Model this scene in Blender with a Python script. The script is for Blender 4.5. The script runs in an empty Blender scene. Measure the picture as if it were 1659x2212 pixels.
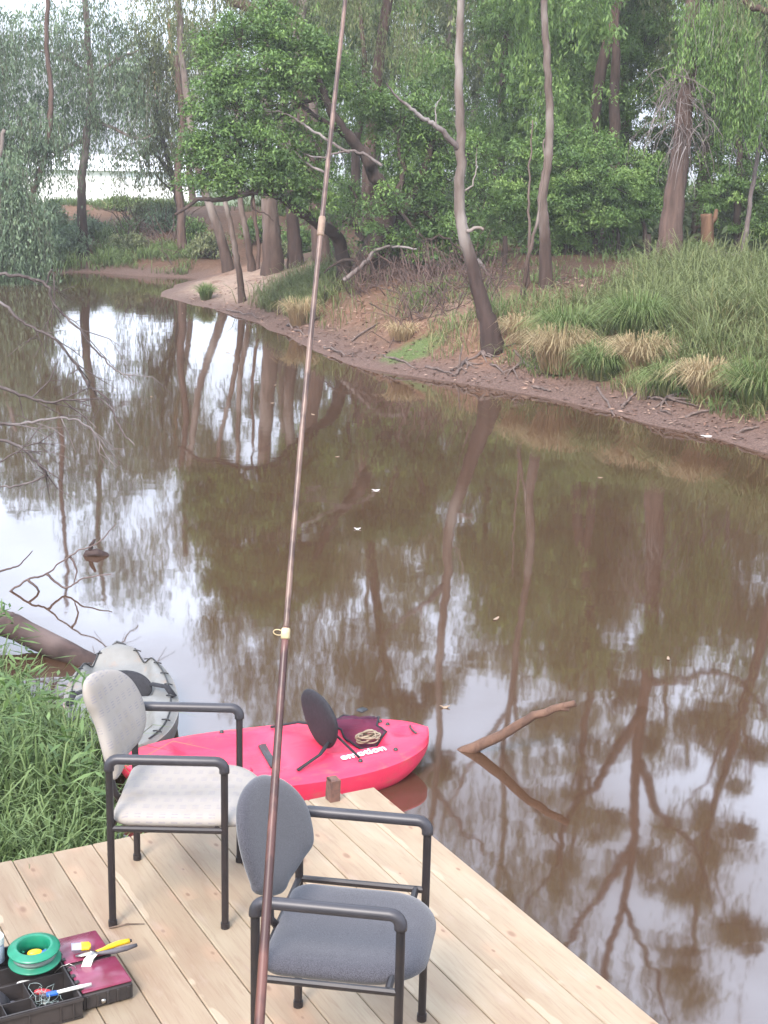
import bpy, math, random
import numpy as np
from mathutils import Vector, Matrix
random.seed(11)
rng = np.random.default_rng(11)
R = math.radians
SC = bpy.context.scene
COL = SC.collection

# ---------------------------------------------------------------- camera model
F, CX, CY, HC = 3097.0, 829.5, 1106.0, 3.0          # focal length and centre in 1659x2212 units, eye height above the water
PITCH, ROLL = math.atan((1106-360)/F), 0.022
_f = np.array([0, math.cos(PITCH), -math.sin(PITCH)])
_u0 = np.array([0, math.sin(PITCH), math.cos(PITCH)])
_r0 = np.array([1., 0, 0])
_r = math.cos(ROLL)*_r0+math.sin(ROLL)*_u0
_u = -math.sin(ROLL)*_r0+math.cos(ROLL)*_u0
EYE = np.array([0, 0, HC])
def ray(x, y): return _f+_r*(x-CX)/F-_u*(y-CY)/F
def gp(x, y, z=0.0):
    d = ray(x, y); return Vector(EYE+d*(z-HC)/d[2])
def yp(x, y, Y):
    d = ray(x, y); return Vector(EYE+d*Y/d[1])

# ---------------------------------------------------------------- object helpers
def tag(o, label=None, cat=None, group=None, kind=None):
    if label: o['label'] = label
    if cat: o['category'] = cat
    if group: o['group'] = group
    if kind: o['kind'] = kind
    return o
def thing(name, label, cat, loc=(0, 0, 0), rot=(0, 0, 0), group=None):
    o = bpy.data.objects.new(name, None); COL.objects.link(o)
    o.location = loc; o.rotation_euler = rot; o.empty_display_size = .1
    return tag(o, label, cat, group)
def link(name, me, parent=None):
    o = bpy.data.objects.new(name, me); COL.objects.link(o)
    if parent is not None: o.parent = parent
    return o

class MB:
    def __init__(s, origin=(0, 0, 0)):
        s.v = []; s.f = []; s.m = []; s.o = Vector(origin)
    def add(s, vs, fs, mi=0):
        n = len(s.v)
        s.v += [tuple(Vector(v)-s.o) for v in vs]
        s.f += [tuple(i+n for i in f) for f in fs]; s.m += [mi]*len(fs)
    def tube(s, pts, rad, sides=6, mi=0, cap=True, squash=1.0):
        pts = [Vector(p) for p in pts]; n = len(pts)
        if not hasattr(rad, '__len__'): rad = [rad]*n
        vs = []; fs = []; prev = None
        for i, p in enumerate(pts):
            t = (pts[min(i+1, n-1)]-pts[max(i-1, 0)])
            if t.length < 1e-9: t = Vector((0, 0, 1))
            t.normalize()
            if prev is None:
                a = Vector((0, 0, 1)) if abs(t.z) < .9 else Vector((1, 0, 0))
                prev = (a-t*a.dot(t)).normalized()
            else:
                prev = prev-t*prev.dot(t)
                if prev.length < 1e-6: prev = t.orthogonal()
                prev.normalize()
            b = t.cross(prev)
            for k in range(sides):
                an = 2*math.pi*(k+.5)/sides
                vs.append(p+(prev*math.cos(an)*squash+b*math.sin(an))*rad[i])
        for i in range(n-1):
            for k in range(sides):
                k2 = (k+1) % sides
                fs.append((i*sides+k, i*sides+k2, (i+1)*sides+k2, (i+1)*sides+k))
        if cap:
            fs.append(tuple(range(sides))[::-1]); fs.append(tuple((n-1)*sides+k for k in range(sides)))
        s.add(vs, fs, mi)
    def box(s, lo, hi, ch=0.0, mi=0, M=None):
        x0, y0, z0 = lo; x1, y1, z1 = hi
        if ch <= 0:
            vs = [(x, y, z) for z in (z0, z1) for y in (y0, y1) for x in (x0, x1)]
            fs = [(0, 2, 3, 1), (4, 5, 7, 6), (0, 1, 5, 4), (2, 6, 7, 3), (0, 4, 6, 2), (1, 3, 7, 5)]
        else:
            vs = []; fs = []
            prof = [(z0, ch), (z0+ch, 0), (z1-ch, 0), (z1, ch)]
            for z, c in prof:
                e = ch*.7
                ring = [(x0+c+e, y0+c), (x1-c-e, y0+c), (x1-c, y0+c+e), (x1-c, y1-c-e), (x1-c-e, y1-c), (x0+c+e, y1-c), (x0+c, y1-c-e), (x0+c, y0+c+e)]
                vs += [(a, b, z) for a, b in ring]
            for i in range(3):
                for k in range(8):
                    k2 = (k+1) % 8
                    fs.append((i*8+k, i*8+k2, (i+1)*8+k2, (i+1)*8+k))
            fs.append(tuple(range(8))[::-1]); fs.append(tuple(24+k for k in range(8)))
        if M is not None: vs = [M @ Vector(v) for v in vs]
        s.add(vs, fs, mi)
    def lathe(s, prof, seg=32, mi=0, M=None):
        vs = []; fs = []; n = len(prof)
        for k in range(seg):
            a = 2*math.pi*k/seg
            for r_, z_ in prof: vs.append(Vector((r_*math.cos(a), r_*math.sin(a), z_)))
        for k in range(seg):
            k2 = (k+1) % seg
            for i in range(n-1):
                fs.append((k*n+i, k2*n+i, k2*n+i+1, k*n+i+1))
        if M is not None: vs = [M @ v for v in vs]
        s.add(vs, fs, mi)
    def build(s, name, mats, parent=None, smooth=False, auto=None):
        me = bpy.data.meshes.new(name)
        me.from_pydata(s.v, [], s.f)
        for m in (mats if isinstance(mats, (list, tuple)) else [mats]): me.materials.append(m)
        me.polygons.foreach_set('material_index', s.m)
        if smooth or auto: me.polygons.foreach_set('use_smooth', [True]*len(s.f))
        me.update()
        if auto:
            try: me.set_sharp_from_angle(angle=R(auto))
            except Exception: pass
        return link(name, me, parent)

def raw_mesh(name, co, loops, starts, mat, parent=None, attrs=None, smooth=False):
    me = bpy.data.meshes.new(name)
    me.vertices.add(len(co)); me.vertices.foreach_set('co', np.asarray(co, np.float32).ravel())
    me.loops.add(len(loops)); me.loops.foreach_set('vertex_index', np.asarray(loops, np.int32))
    me.polygons.add(len(starts)); me.polygons.foreach_set('loop_start', np.asarray(starts, np.int32))
    if smooth: me.polygons.foreach_set('use_smooth', np.ones(len(starts), bool))
    me.update(calc_edges=True)
    for k, a in (attrs or {}).items():
        at = me.attributes.new(k, 'FLOAT', 'POINT'); at.data.foreach_set('value', np.asarray(a, np.float32))
    me.materials.append(mat)
    return link(name, me, parent)

def pix(P):
    q = np.asarray(P)-EYE; t = q@_f; return CX+F*(q@_r)/t, CY-F*(q@_u)/t
def norm(a): return a/np.maximum(np.linalg.norm(a, axis=-1, keepdims=True), 1e-9)

def leaves(name, c, d, nrm, L, W, tint, mat, parent=None, origin=(0, 0, 0)):
    """one mesh of many small diamond leaves"""
    c = np.asarray(c); n = len(c); d = norm(d); nrm = norm(nrm)
    side = norm(np.cross(d, nrm)); up = np.cross(side, d)
    L = np.broadcast_to(L, (n,))[:, None]; W = np.broadcast_to(W, (n,))[:, None]
    o = np.asarray(origin)
    v = np.stack([c-d*L*.5, c+side*W*.5+up*W*.18-d*L*.08, c+d*L*.5, c-side*W*.5+up*W*.18-d*L*.08], 1)-o
    return raw_mesh(name, v.reshape(-1, 3), np.arange(4*n), np.arange(n)*4, mat, parent, {'tint': np.repeat(tint, 4)})

def grass(name, base, h, lean, w, tint, mat, parent=None, origin=(0, 0, 0), curl=.5):
    """blades: base (N,3), lean (N,2) horizontal tip offset as a share of the height"""
    n = len(base); h = np.broadcast_to(h, (n,)); w = np.broadcast_to(w, (n,))
    l3 = np.concatenate([lean, np.zeros((n, 1))], 1)
    ang = rng.uniform(0, math.pi, n); s3 = np.stack([np.cos(ang), np.sin(ang), np.zeros(n)], 1)
    hh = h[:, None]; ww = w[:, None]; o = np.asarray(origin)
    ln = np.linalg.norm(lean, axis=1)[:, None]
    up = np.array([0, 0, 1.])
    p0 = base
    p1 = base+up*hh*.55+l3*hh*.22
    p2 = base+up*hh*(.92-.25*curl*ln)+l3*hh*.62
    p3 = base+up*hh*(1.0-.62*curl*ln)+l3*hh
    v = np.stack([p0-s3*ww*.5, p0+s3*ww*.5, p1-s3*ww*.45, p1+s3*ww*.45, p2-s3*ww*.3, p2+s3*ww*.3, p3], 1)-o
    lp = np.array([0, 1, 3, 2, 2, 3, 5, 4, 4, 5, 6]); st = np.array([0, 4, 8])
    loops = (np.arange(n)[:, None]*7+lp).ravel(); starts = (np.arange(n)[:, None]*11+st).ravel()
    hgt = np.tile(np.array([0, 0, .55, .55, .9, .9, 1.]), n)
    return raw_mesh(name, v.reshape(-1, 3), loops, starts, mat, parent, {'tint': np.repeat(tint, 7), 'hgt': hgt})

# ---------------------------------------------------------------- materials
class NT:
    def __init__(s, name):
        s.m = bpy.data.materials.new(name); s.m.use_nodes = True
        s.t = s.m.node_tree; s.n = s.t.nodes; s.b = s.n['Principled BSDF']
        s.out = s.n['Material Output']
    def node(s, typ, **kw):
        x = s.n.new(typ)
        for k, v in kw.items():
            if k.startswith('i_'):
                key = k[2:]; x.inputs[int(key) if key.isdigit() else key].default_value = v
            else: setattr(x, k, v)
        return x
    def ln(s, a, b): s.t.links.new(a, b)
    def coords(s, kind='Object', scale=(1, 1, 1), rot=(0, 0, 0)):
        c = s.node('ShaderNodeTexCoord'); mp = s.node('ShaderNodeMapping')
        mp.inputs['Scale'].default_value = scale; mp.inputs['Rotation'].default_value = rot
        s.ln(c.outputs[kind], mp.inputs[0]); return mp.outputs[0]
    def noise(s, vec, scale=5, detail=4, rough=.55, dist=0):
        x = s.node('ShaderNodeTexNoise'); x.inputs['Scale'].default_value = scale
        x.inputs['Detail'].default_value = detail; x.inputs['Roughness'].default_value = rough; x.inputs['Distortion'].default_value = dist
        if vec is not None: s.ln(vec, x.inputs['Vector'])
        return x.outputs['Fac']
    def ramp(s, fac, stops):
        x = s.node('ShaderNodeValToRGB'); e = x.color_ramp.elements
        while len(e) < len(stops): e.new(.5)
        for k, (p, c) in enumerate(stops):
            e[k].position = p; e[k].color = (*c, 1) if len(c) == 3 else c
        s.ln(fac, x.inputs[0]); return x.outputs[0]
    def mix(s, fac, a, b, blend='MIX'):
        x = s.node('ShaderNodeMix', data_type='RGBA', blend_type=blend)
        for sock, v in ((x.inputs[0], fac), (x.inputs[6], a), (x.inputs[7], b)):
            if isinstance(v, (int, float)): sock.default_value = v
            elif isinstance(v, (tuple, list)): sock.default_value = (*v[:3], 1)
            else: s.ln(v, sock)
        return x.outputs[2]
    def math(s, op, a, b=None, c=None, clamp=False):
        x = s.node('ShaderNodeMath', operation=op, use_clamp=clamp)
        for i, v in enumerate((a, b, c)):
            if v is None: continue
            if isinstance(v, (int, float)): x.inputs[i].default_value = v
            else: s.ln(v, x.inputs[i])
        return x.outputs[0]
    def attr(s, name):
        x = s.node('ShaderNodeAttribute'); x.attribute_name = name; return x.outputs['Fac']
    def mrange(s, v, a, b, c=0., d=1.):
        x = s.node('ShaderNodeMapRange'); x.interpolation_type = 'SMOOTHSTEP'
        s.ln(v, x.inputs[0])
        for i, q in zip((1, 2, 3, 4), (a, b, c, d)): x.inputs[i].default_value = q
        return x.outputs[0]
    def bump(s, h, strength=.3, dist=.02):
        x = s.node('ShaderNodeBump'); x.inputs['Strength'].default_value = strength; x.inputs['Distance'].default_value = dist
        s.ln(h, x.inputs['Height']); s.ln(x.outputs[0], s.b.inputs['Normal'])
    def base(s, c):
        if isinstance(c, (tuple, list)): s.b.inputs['Base Color'].default_value = (*c[:3], 1)
        else: s.ln(c, s.b.inputs['Base Color'])
    def set(s, rough=None, metal=None, spec=None):
        if rough is not None: s.b.inputs['Roughness'].default_value = rough
        if metal is not None: s.b.inputs['Metallic'].default_value = metal
        if spec is not None: s.b.inputs['Specular IOR Level'].default_value = spec

def simple(name, c1, c2=None, scale=12, rough=.6, bump=.15, bdist=.004, metal=0., vec_scale=(1, 1, 1), spec=.5, detail=5, lo=.35, hi=.65):
    t = NT(name)
    v = t.coords('Object', vec_scale)
    n = t.noise(v, scale, detail)
    c2 = c2 or tuple(x*.75 for x in c1)
    t.base(t.ramp(n, [(lo, c2), (hi, c1)]))
    t.set(rough, metal, spec)
    if bump: t.bump(n, bump, bdist)
    return t.m

def leaf_mat(name, dark, mid, light, trans=.25, rough=.55):
    t = NT(name)
    c = t.ramp(t.attr('tint'), [(0, dark), (.5, mid), (1, light)])
    t.base(c); t.set(rough, 0, .35)
    tr = t.node('ShaderNodeBsdfTranslucent'); t.ln(t.mix(1.0, c, (1.15, 1.2, .7), 'MULTIPLY'), tr.inputs[0])
    mx = t.node('ShaderNodeMixShader'); mx.inputs[0].default_value = trans
    t.ln(t.b.outputs[0], mx.inputs[1]); t.ln(tr.outputs[0], mx.inputs[2]); t.ln(mx.outputs[0], t.out.inputs[0])
    return t.m

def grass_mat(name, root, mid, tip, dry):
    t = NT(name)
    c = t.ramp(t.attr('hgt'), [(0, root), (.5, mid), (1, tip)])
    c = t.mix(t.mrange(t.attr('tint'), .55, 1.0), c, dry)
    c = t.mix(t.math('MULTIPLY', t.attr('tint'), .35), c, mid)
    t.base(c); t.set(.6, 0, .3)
    tr = t.node('ShaderNodeBsdfTranslucent'); t.ln(c, tr.inputs[0])
    mx = t.node('ShaderNodeMixShader'); mx.inputs[0].default_value = .25
    t.ln(t.b.outputs[0], mx.inputs[1]); t.ln(tr.outputs[0], mx.inputs[2]); t.ln(mx.outputs[0], t.out.inputs[0])
    return t.m

def bark(name, c1, c2, c3=None, scale=9, stretch=.18, bump=.9, bdist=.03, streak=None, sock=None, sock_h=1.6):
    t = NT(name)
    v = t.coords('Object', (1, 1, stretch))
    n = t.noise(v, scale, 6, .6, .4); n2 = t.noise(t.coords('Object', (1, 1, .5)), 1.7, 3)
    c = t.ramp(n, [(.3, c2), (.65, c1)])
    if c3: c = t.mix(t.mrange(n2, .48, .62), c, c3)
    if sock:                                              # rough dark bark stays on the lower trunk, smooth bark above
        tc = t.node('ShaderNodeTexCoord'); sx = t.node('ShaderNodeSeparateXYZ'); t.ln(tc.outputs['Object'], sx.inputs[0])
        hh = t.math('ADD', sx.outputs[2], t.math('MULTIPLY', t.math('SUBTRACT', n2, .5), 1.6))
        c = t.mix(t.mrange(hh, sock_h-.5, sock_h+.6, 1, 0), c, t.ramp(n, [(.3, tuple(x*.5 for x in sock)), (.65, sock)]))
    t.base(c); t.set(.85, 0, .2); t.bump(n, bump, bdist)
    return t.m
# ---------------------------------------------------------------- river outline and terrain
def g2(x, y): p = gp(x, y); return (p.x, p.y)
far_shore = [(24, 1.0), (15, 6.0), (9, 10.8), (6, 13.6)]+[g2(*q) for q in
    [(1659, 978), (1500, 938), (1300, 888), (1100, 842), (950, 822), (850, 806), (740, 782), (630, 732), (560, 702), (480, 675), (400, 655), (335, 640), (372, 618), (430, 604)]]
back_shore = [g2(*q) for q in [(400, 600), (330, 598), (250, 592), (185, 588), (130, 590), (60, 592), (0, 596)]]+[(-11.5, 37.2), (-13.0, 33)]
left_shore = [(-12, 27), (-9.3, 20), (-7.0, 13.5), (-4.8, 10.2), (-3.2, 8.6)]+[g2(40, 1460), (-1.95, 7.55), g2(215, 1650), (-1.38, 6.2), (-1.2, 5.6)]
near_shore = [(-.6, 4.9), (.2, 4.2), (.9, 3.2), (1.9, 2.0), (4, -.5), (8, -4), (14, -9), (24, -14)]
POLY = np.array(far_shore+back_shore+left_shore+near_shore)
NFAR = len(far_shore)

def river_d(x, y):
    """signed distance to the river edge, positive on land"""
    x = np.asarray(x, float); y = np.asarray(y, float)
    P = np.stack([x.ravel(), y.ravel()], 1)
    A = POLY; B = np.roll(POLY, -1, 0)
    best = np.full(len(P), 1e9); inside = np.zeros(len(P), bool)
    for a, b in zip(A, B):
        ab = b-a; t = np.clip(((P-a)@ab)/(ab@ab), 0, 1)
        q = a+t[:, None]*ab-P
        best = np.minimum(best, (q**2).sum(1))
        c = ((a[1] > P[:, 1]) != (b[1] > P[:, 1]))
        with np.errstate(divide='ignore', invalid='ignore'):
            xi = (b[0]-a[0])*(P[:, 1]-a[1])/(b[1]-a[1])+a[0]
        inside ^= c & (P[:, 0] < xi)
    d = np.sqrt(best); d[inside] *= -1
    return d.reshape(x.shape)

def wob(x, y, s, k=0):
    return (np.sin(x*s*1.0+y*s*.6+k)+np.sin(-x*s*.7+y*s*1.3+k*2.1)+np.sin(x*s*2.1-y*s*1.7+k*.7)*.5+np.sin(x*s*3.3+y*s*2.9+k)*.3)/2.8

SPIT = np.array(g2(430, 640))
def smooth(t): t = np.clip(t, 0, 1); return t*t*(3-2*t)
def Hgt(x, y):
    x = np.asarray(x, float); y = np.asarray(y, float)
    d = river_d(x, y)
    dj = d+wob(x, y, 1.6)*.12
    hi = np.interp(dj, [-5, -1.5, -.3, 0, .3, .7, 1.3, 2.2, 3.5, 6, 12, 60, 200], [-1.6, -.7, -.12, .0, .10, .24, .62, .92, 1.06, 1.18, 1.25, 1.1, .8])
    sp = np.interp(dj, [-5, -1.5, -.3, 0, .5, 1.3, 2.6, 4, 7, 12, 60, 200], [-1.6, -.6, -.1, .0, .09, .22, .42, .6, .85, 1.1, 1.1, .8])
    bk = np.interp(dj, [-5, -1.5, -.3, 0, .6, 1.5, 4, 6.5, 9, 14, 30, 200], [-1.6, -.7, -.12, .0, .15, .35, .95, 1.35, 1.6, 1.2, .1, -.6])
    nr = np.interp(dj, [-5, -1.5, -.3, 0, .4, 1.2, 3, 60], [-1.3, -.7, -.15, .0, .10, .22, .4, 1.2])
    w = np.exp(-(((x-SPIT[0])/3.0)**2+((y-SPIT[1])/4.5)**2))
    w = np.clip(w*1.25, 0, 1)
    z = hi*(1-w)+sp*w
    wb = smooth((y-35.5)/4.0)*smooth((-x-1.0)/3.5)
    z = z*(1-wb)+bk*wb
    near = (smooth((9.5-y)/3) if True else 0)*(x < 1.5+np.maximum(0, 4-y)*3)
    left = smooth((-x-y*.24+1.0)/2.0)*(y < 34)
    z = np.where((d > -6) & ((near > .5)), nr, z)
    ramp = np.interp(y, [-40, 1.0, 1.5, 2.4, 3.0], [1.6, 1.38, 1.34, .45, -9])
    land = smooth((d+.2)/.6)
    z = np.where((x < 3.5) & (y < 3.0) & (d > 0), np.maximum(z, ramp*land), z)
    z = np.where((y > 2.4) & (y < 9) & (x < 2.5), np.minimum(z, .30), z)
    z = z+(wob(x, y, 2.7, 1.0)*.035+wob(x, y, 5.3, 2.0)*.05*(y > 12)*(y < 42))*smooth((d-.1)/.8)+wob(x, y, .55, 2.)*.10*smooth((d-2)/3)*(1-near)
    return z
def hz(x, y): return float(Hgt(np.array([x]), np.array([y]))[0])
def hit(px, py):
    d = ray(px, py); t = np.linspace(4, 90, 2600)/d[1]
    p = EYE+d*t[:, None]
    h = Hgt(p[:, 0], p[:, 1])
    k = np.argmax(p[:, 2] <= h)
    if p[k, 2] > h[k]: k = 1000
    return Vector(p[k])

def axis(segs):
    out = []
    for a, b, n in segs: out += list(np.linspace(a, b, n, endpoint=False))
    return np.array(out+[segs[-1][1]])
gx = axis([(-900, -200, 4), (-200, -50, 6), (-50, -16, 22), (-16, 14, 150), (14, 45, 30), (45, 200, 6), (200, 900, 4)])
gy = axis([(-300, -40, 4), (-40, -4, 10), (-4, 12, 54), (12, 44, 150), (44, 70, 40), (70, 200, 8), (200, 1200, 6)])
GX, GY = np.meshgrid(gx, gy)
GZ = Hgt(GX, GY)
GD = river_d(GX, GY)
nx, ny = len(gx), len(gy)
ii = np.arange(nx*ny).reshape(ny, nx)
quads = np.stack([ii[:-1, :-1], ii[:-1, 1:], ii[1:, 1:], ii[1:, :-1]], -1).reshape(-1)
sandw = np.exp(-(((GX-SPIT[0])/2.6)**2+((GY-SPIT[1])/3.6)**2))*1.3
p_ = gp(1010, 735, .3); sandw = np.maximum(sandw, .45*np.exp(-(((GX-p_.x)/.6)**2+((GY-p_.y)/.7)**2)))
mud = 1-smooth((GD-.25)/.75)
pl = gp(890, 772, .15); green = .9*np.exp(-(((GX-pl.x)/.55)**2+((GY-pl.y)/.45)**2))
green = np.maximum(green, smooth((GX-2.2)/3)*smooth((GD-1.0)/1.0)*smooth((4.5-GD)/2)*.5*(GY > 10)*(GY < 40))
green = np.maximum(green, smooth((GY-27)/4)*smooth((GX-3)/4)*.8)
green = np.maximum(green, smooth((GY-54)/5)*.8)
green = np.maximum(green, (GY < 10)*smooth((GD)/.6)*.6)

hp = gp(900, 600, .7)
shade_soil = np.maximum(np.exp(-(((GX-hp.x-.3)/2.6)**2+((GY-hp.y-.5)/2.6)**2))*1.3, .8*smooth((GD-2.6)/1.5)*(GY > 12)*(GY < 37))  # shade under the trees put into the ground colour as darker soil
shade_soil = np.clip(np.maximum(shade_soil, .55*smooth((GY-38.5)/1.0)*smooth((47-GY)/2)), 0, 1)*(1-np.clip(sandw, 0, 1))
green = np.maximum(green, .30*smooth((GY-41)/3)*smooth((GX*-1-6.0)/2))
t = NT('ground_soil')
v = t.coords('Object')
n1 = t.noise(v, 1.3, 6, .6); n2 = t.noise(v, 9, 6, .65); n3 = t.noise(v, 38, 4, .6)
soil = t.ramp(n2, [(.28, (.075, .041, .027)), (.5, (.165, .090, .058)), (.72, (.255, .155, .105))])
soil = t.mix(t.mrange(n1, .42, .62), soil, t.ramp(n3, [(.3, (.065, .037, .026)), (.65, (.205, .125, .082))]))
sandc = t.ramp(n2, [(.3, (.21, .145, .112)), (.7, (.36, .27, .21))])
c = t.mix(t.math('MULTIPLY', t.attr('sand'), t.mrange(n1, .2, .55), clamp=True), soil, sandc)
shade_soil_col = t.ramp(n3, [(.3, (.024, .015, .011)), (.7, (.105, .060, .042))])
c = t.mix(t.math('MULTIPLY', t.attr('shade_soil'), t.mrange(n2, .25, .6, .6, 1.0)), c, shade_soil_col)
mudc = t.ramp(n3, [(.3, (.06, .04, .034)), (.62, (.15, .10, .085)), (.75, (.24, .17, .14))])
c = t.mix(t.math('MULTIPLY', t.attr('mud'), .85), c, mudc)
gr = t.ramp(n3, [(.3, (.045, .07, .024)), (.7, (.14, .17, .065))])
c = t.mix(t.mrange(t.math('MULTIPLY_ADD', n2, .6, t.math('SUBTRACT', t.attr('green'), .32)), .25, .6), c, gr)
t.base(c); t.set(.95, 0, .15)
t.bump(t.math('ADD', n2, t.math('MULTIPLY', n3, .5)), .8, .06)
M_GROUND = t.m
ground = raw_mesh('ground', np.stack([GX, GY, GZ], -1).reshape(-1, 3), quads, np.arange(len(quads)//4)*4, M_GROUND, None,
                  {'sand': sandw.ravel(), 'mud': mud.ravel(), 'green': green.ravel(), 'shade_soil': shade_soil.ravel()}, smooth=True)
tag(ground, 'bare reddish earth banks of the creek with sand spit and leaf litter', 'ground', kind='structure')

# water: one sheet, murky brown, almost still
t = NT('creek_water')
v = t.coords('Object', (1, 1, 1))
n1 = t.noise(t.coords('Object', (1, 1.0, 1)), 1.1, 3, .5, .3)
n2 = t.noise(t.coords('Object', (1.0, 1.0, 1)), 5.5, 2, .5, .2)
t.base(t.ramp(t.noise(v, .35, 3), [(.35, (.055, .029, .0165)), (.65, (.062, .033, .019))]))
t.set(.035, 0, .5); t.b.inputs['IOR'].default_value = 1.8
patch = t.mrange(t.noise(v, .28, 2), .45, .7, .25, 1.0)
h = t.math('ADD', t.math('MULTIPLY', n1, 1.0), t.math('MULTIPLY', t.math('MULTIPLY', n2, .22), patch))
t.bump(h, .055, .03)
M_WATER = t.m
wx = np.linspace(-30, 30, 2); wy = np.array([-20, 46.])
WX, WY = np.meshgrid(np.linspace(-30.37, 30.11, 64), np.linspace(-20.23, 46, 70)); wi = np.arange(64*70).reshape(70, 64)
wq = np.stack([wi[:-1, :-1], wi[:-1, 1:], wi[1:, 1:], wi[1:, :-1]], -1).reshape(-1)
water = tag(raw_mesh('water', np.stack([WX, WY, WX*0], -1).reshape(-1, 3), wq, np.arange(len(wq)//4)*4, M_WATER, smooth=True), 'still muddy brown creek water reflecting trees and sky', 'water', kind='structure')
# ================================================================ deck
DZ = .45
C0 = gp(809, 1700, DZ); C1 = gp(1427, 2212, DZ)
E1 = (C1-C0); E1.z = 0; E1.normalize()
E2 = Vector((E1.y, -E1.x, 0))                      # to the left along the end of the boards
E2 = Vector((-abs(E2.x), -abs(E2.y), 0))
t = NT('pine_plank')
oi = t.node('ShaderNodeObjectInfo'); rnd = oi.outputs['Random']
tc = t.node('ShaderNodeTexCoord'); off = t.node('ShaderNodeCombineXYZ')
t.ln(t.math('MULTIPLY', rnd, 37.0), off.inputs[0]); t.ln(t.math('MULTIPLY', rnd, 11.0), off.inputs[1])
va = t.node('ShaderNodeVectorMath', operation='ADD'); t.ln(tc.outputs['Object'], va.inputs[0]); t.ln(off.outputs[0], va.inputs[1])
def mp(sc):
    m = t.node('ShaderNodeMapping'); m.inputs['Scale'].default_value = sc; t.ln(va.outputs[0], m.inputs[0]); return m.outputs[0]
big = t.noise(mp((1.1, 3.5, 1)), 1.4, 4, .55, .5)
grain = t.noise(mp((1.6, 26, 8)), 3.2, 5, .6, .8)
fine = t.noise(mp((6, 90, 20)), 4, 3, .6)
col = t.ramp(big, [(.3, (.245, .170, .110)), (.5, (.285, .216, .143)), (.7, (.32, .257, .176))])
col = t.mix(t.mrange(grain, .45, .75, 0, .42), col, (.18, .105, .068))
col = t.mix(t.mrange(fine, .5, .8, 0, .18), col, (.30, .20, .14))
vo = t.node('ShaderNodeTexVoronoi'); vo.voronoi_dimensions = '2D'; vo.inputs['Scale'].default_value = 1.0; t.ln(mp((4.6, 9.0, 0)), vo.inputs['Vector'])
vs_ = t.node('ShaderNodeSeparateColor'); t.ln(vo.outputs['Color'], vs_.inputs[0])
kn = t.math('MULTIPLY', t.mrange(t.math('MULTIPLY', vo.outputs['Distance'], t.math('MULTIPLY_ADD', vs_.outputs[1], 1.6, .6)), .03, .12, 1, 0), t.mrange(vs_.outputs[0], .70, .74))
col = t.mix(t.math('MULTIPLY', kn, .85), col, (.11, .06, .04))
halo = t.math('MULTIPLY', t.mrange(vo.outputs['Distance'], .1, .42, 1, 0), t.mrange(vs_.outputs[0], .70, .74))
col = t.mix(t.math('MULTIPLY', halo, .28), col, (.40, .24, .15))
dirt = t.noise(t.coords('Object', (1.5, 5, 1)), 2.2, 5, .65)
col = t.mix(t.mrange(dirt, .52, .75, 0, .35), col, (.38, .30, .25))
hv = t.node('ShaderNodeHueSaturation'); hv.inputs['Saturation'].default_value = .95
t.ln(t.math('MULTIPLY_ADD', rnd, .26, .86), hv.inputs['Value']); t.ln(col, hv.inputs['Color'])
# pale wane along one edge of some boards
sx = t.node('ShaderNodeSeparateXYZ'); t.ln(tc.outputs['Object'], sx.inputs[0])
wn = t.noise(mp((1.7, 0, 0)), 1.3, 3, .6)
edge = t.math('SUBTRACT', t.math('ADD', sx.outputs[1], t.math('MULTIPLY', t.math('SUBTRACT', wn, .56), .14)), .126)
wane = t.math('MULTIPLY', t.mrange(edge, 0.0, .006), t.mrange(wn, .50, .53))
wane = t.math('MULTIPLY', wane, t.mrange(t.math('FRACT', t.math('MULTIPLY', rnd, 7.31)), .50, .52, 0, .8))
t.base(t.mix(wane, hv.outputs[0], (.36, .285, .205)))
t.set(.72, 0, .3)
t.bump(t.math('SUBTRACT', t.math('ADD', grain, t.math('MULTIPLY', fine, .5)), t.math('MULTIPLY', wane, 2.0)), .25, .003)
M_PLANK = t.m
M_POSTW = simple('bearer_timber', (.30, .22, .16), (.20, .14, .10), 8, .85, .4)

deck = thing('wooden_deck', 'pale new pine plank deck at the creek edge, under both armchairs', 'deck', (C0.x, C0.y, 0))
DL = Vector((C0.x, C0.y, 0))
yaw = math.atan2(E1.y, E1.x)
for i in range(15):
    mb = MB(); L = 2.55+rng.uniform(-.02, .02)
    st = rng.uniform(-.006, .006)
    mb.box((st, 0, -.038), (L, .1490, rng.uniform(-.0015, .0015)), .0028)
    # local x along the board, local y to the left
    o = mb.build('plank', M_PLANK, deck)
    loc = E2*(i*.1525+.003)
    o.matrix_local = Matrix.Translation(Vector((loc.x, loc.y, DZ))) @ Matrix((( E1.x, E2.x, 0, 0), (E1.y, E2.y, 0, 0), (0, 0, 1, 0), (0, 0, 0, 1)))
MF = Matrix(((E1.x, E2.x, 0, 0), (E1.y, E2.y, 0, 0), (0, 0, 1, 0), (0, 0, 0, 1)))
for a in (.16, 1.2, 2.2):
    mb = MB(); mb.box((a, .02, DZ-.13), (a+.05, 2.2, DZ-.040), .004, M=MF); mb.build('bearer', M_POSTW, deck)
for a in (.21, 1.25):
    for b in (.06, 1.1, 2.05):
        mb = MB(); mb.box((a, b, -.9), (a+.09, b+.09, DZ-.045), .004, M=MF); mb.build('post', M_POSTW, deck)

# ================================================================ chairs
M_FRAME = simple('frame_paint', (.013, .011, .013), (.022, .016, .016), 14, .45, .1, .001)
M_ARM = simple('arm_plastic', (.036, .033, .039), (.026, .024, .029), 10, .42, .1, .001)

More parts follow.
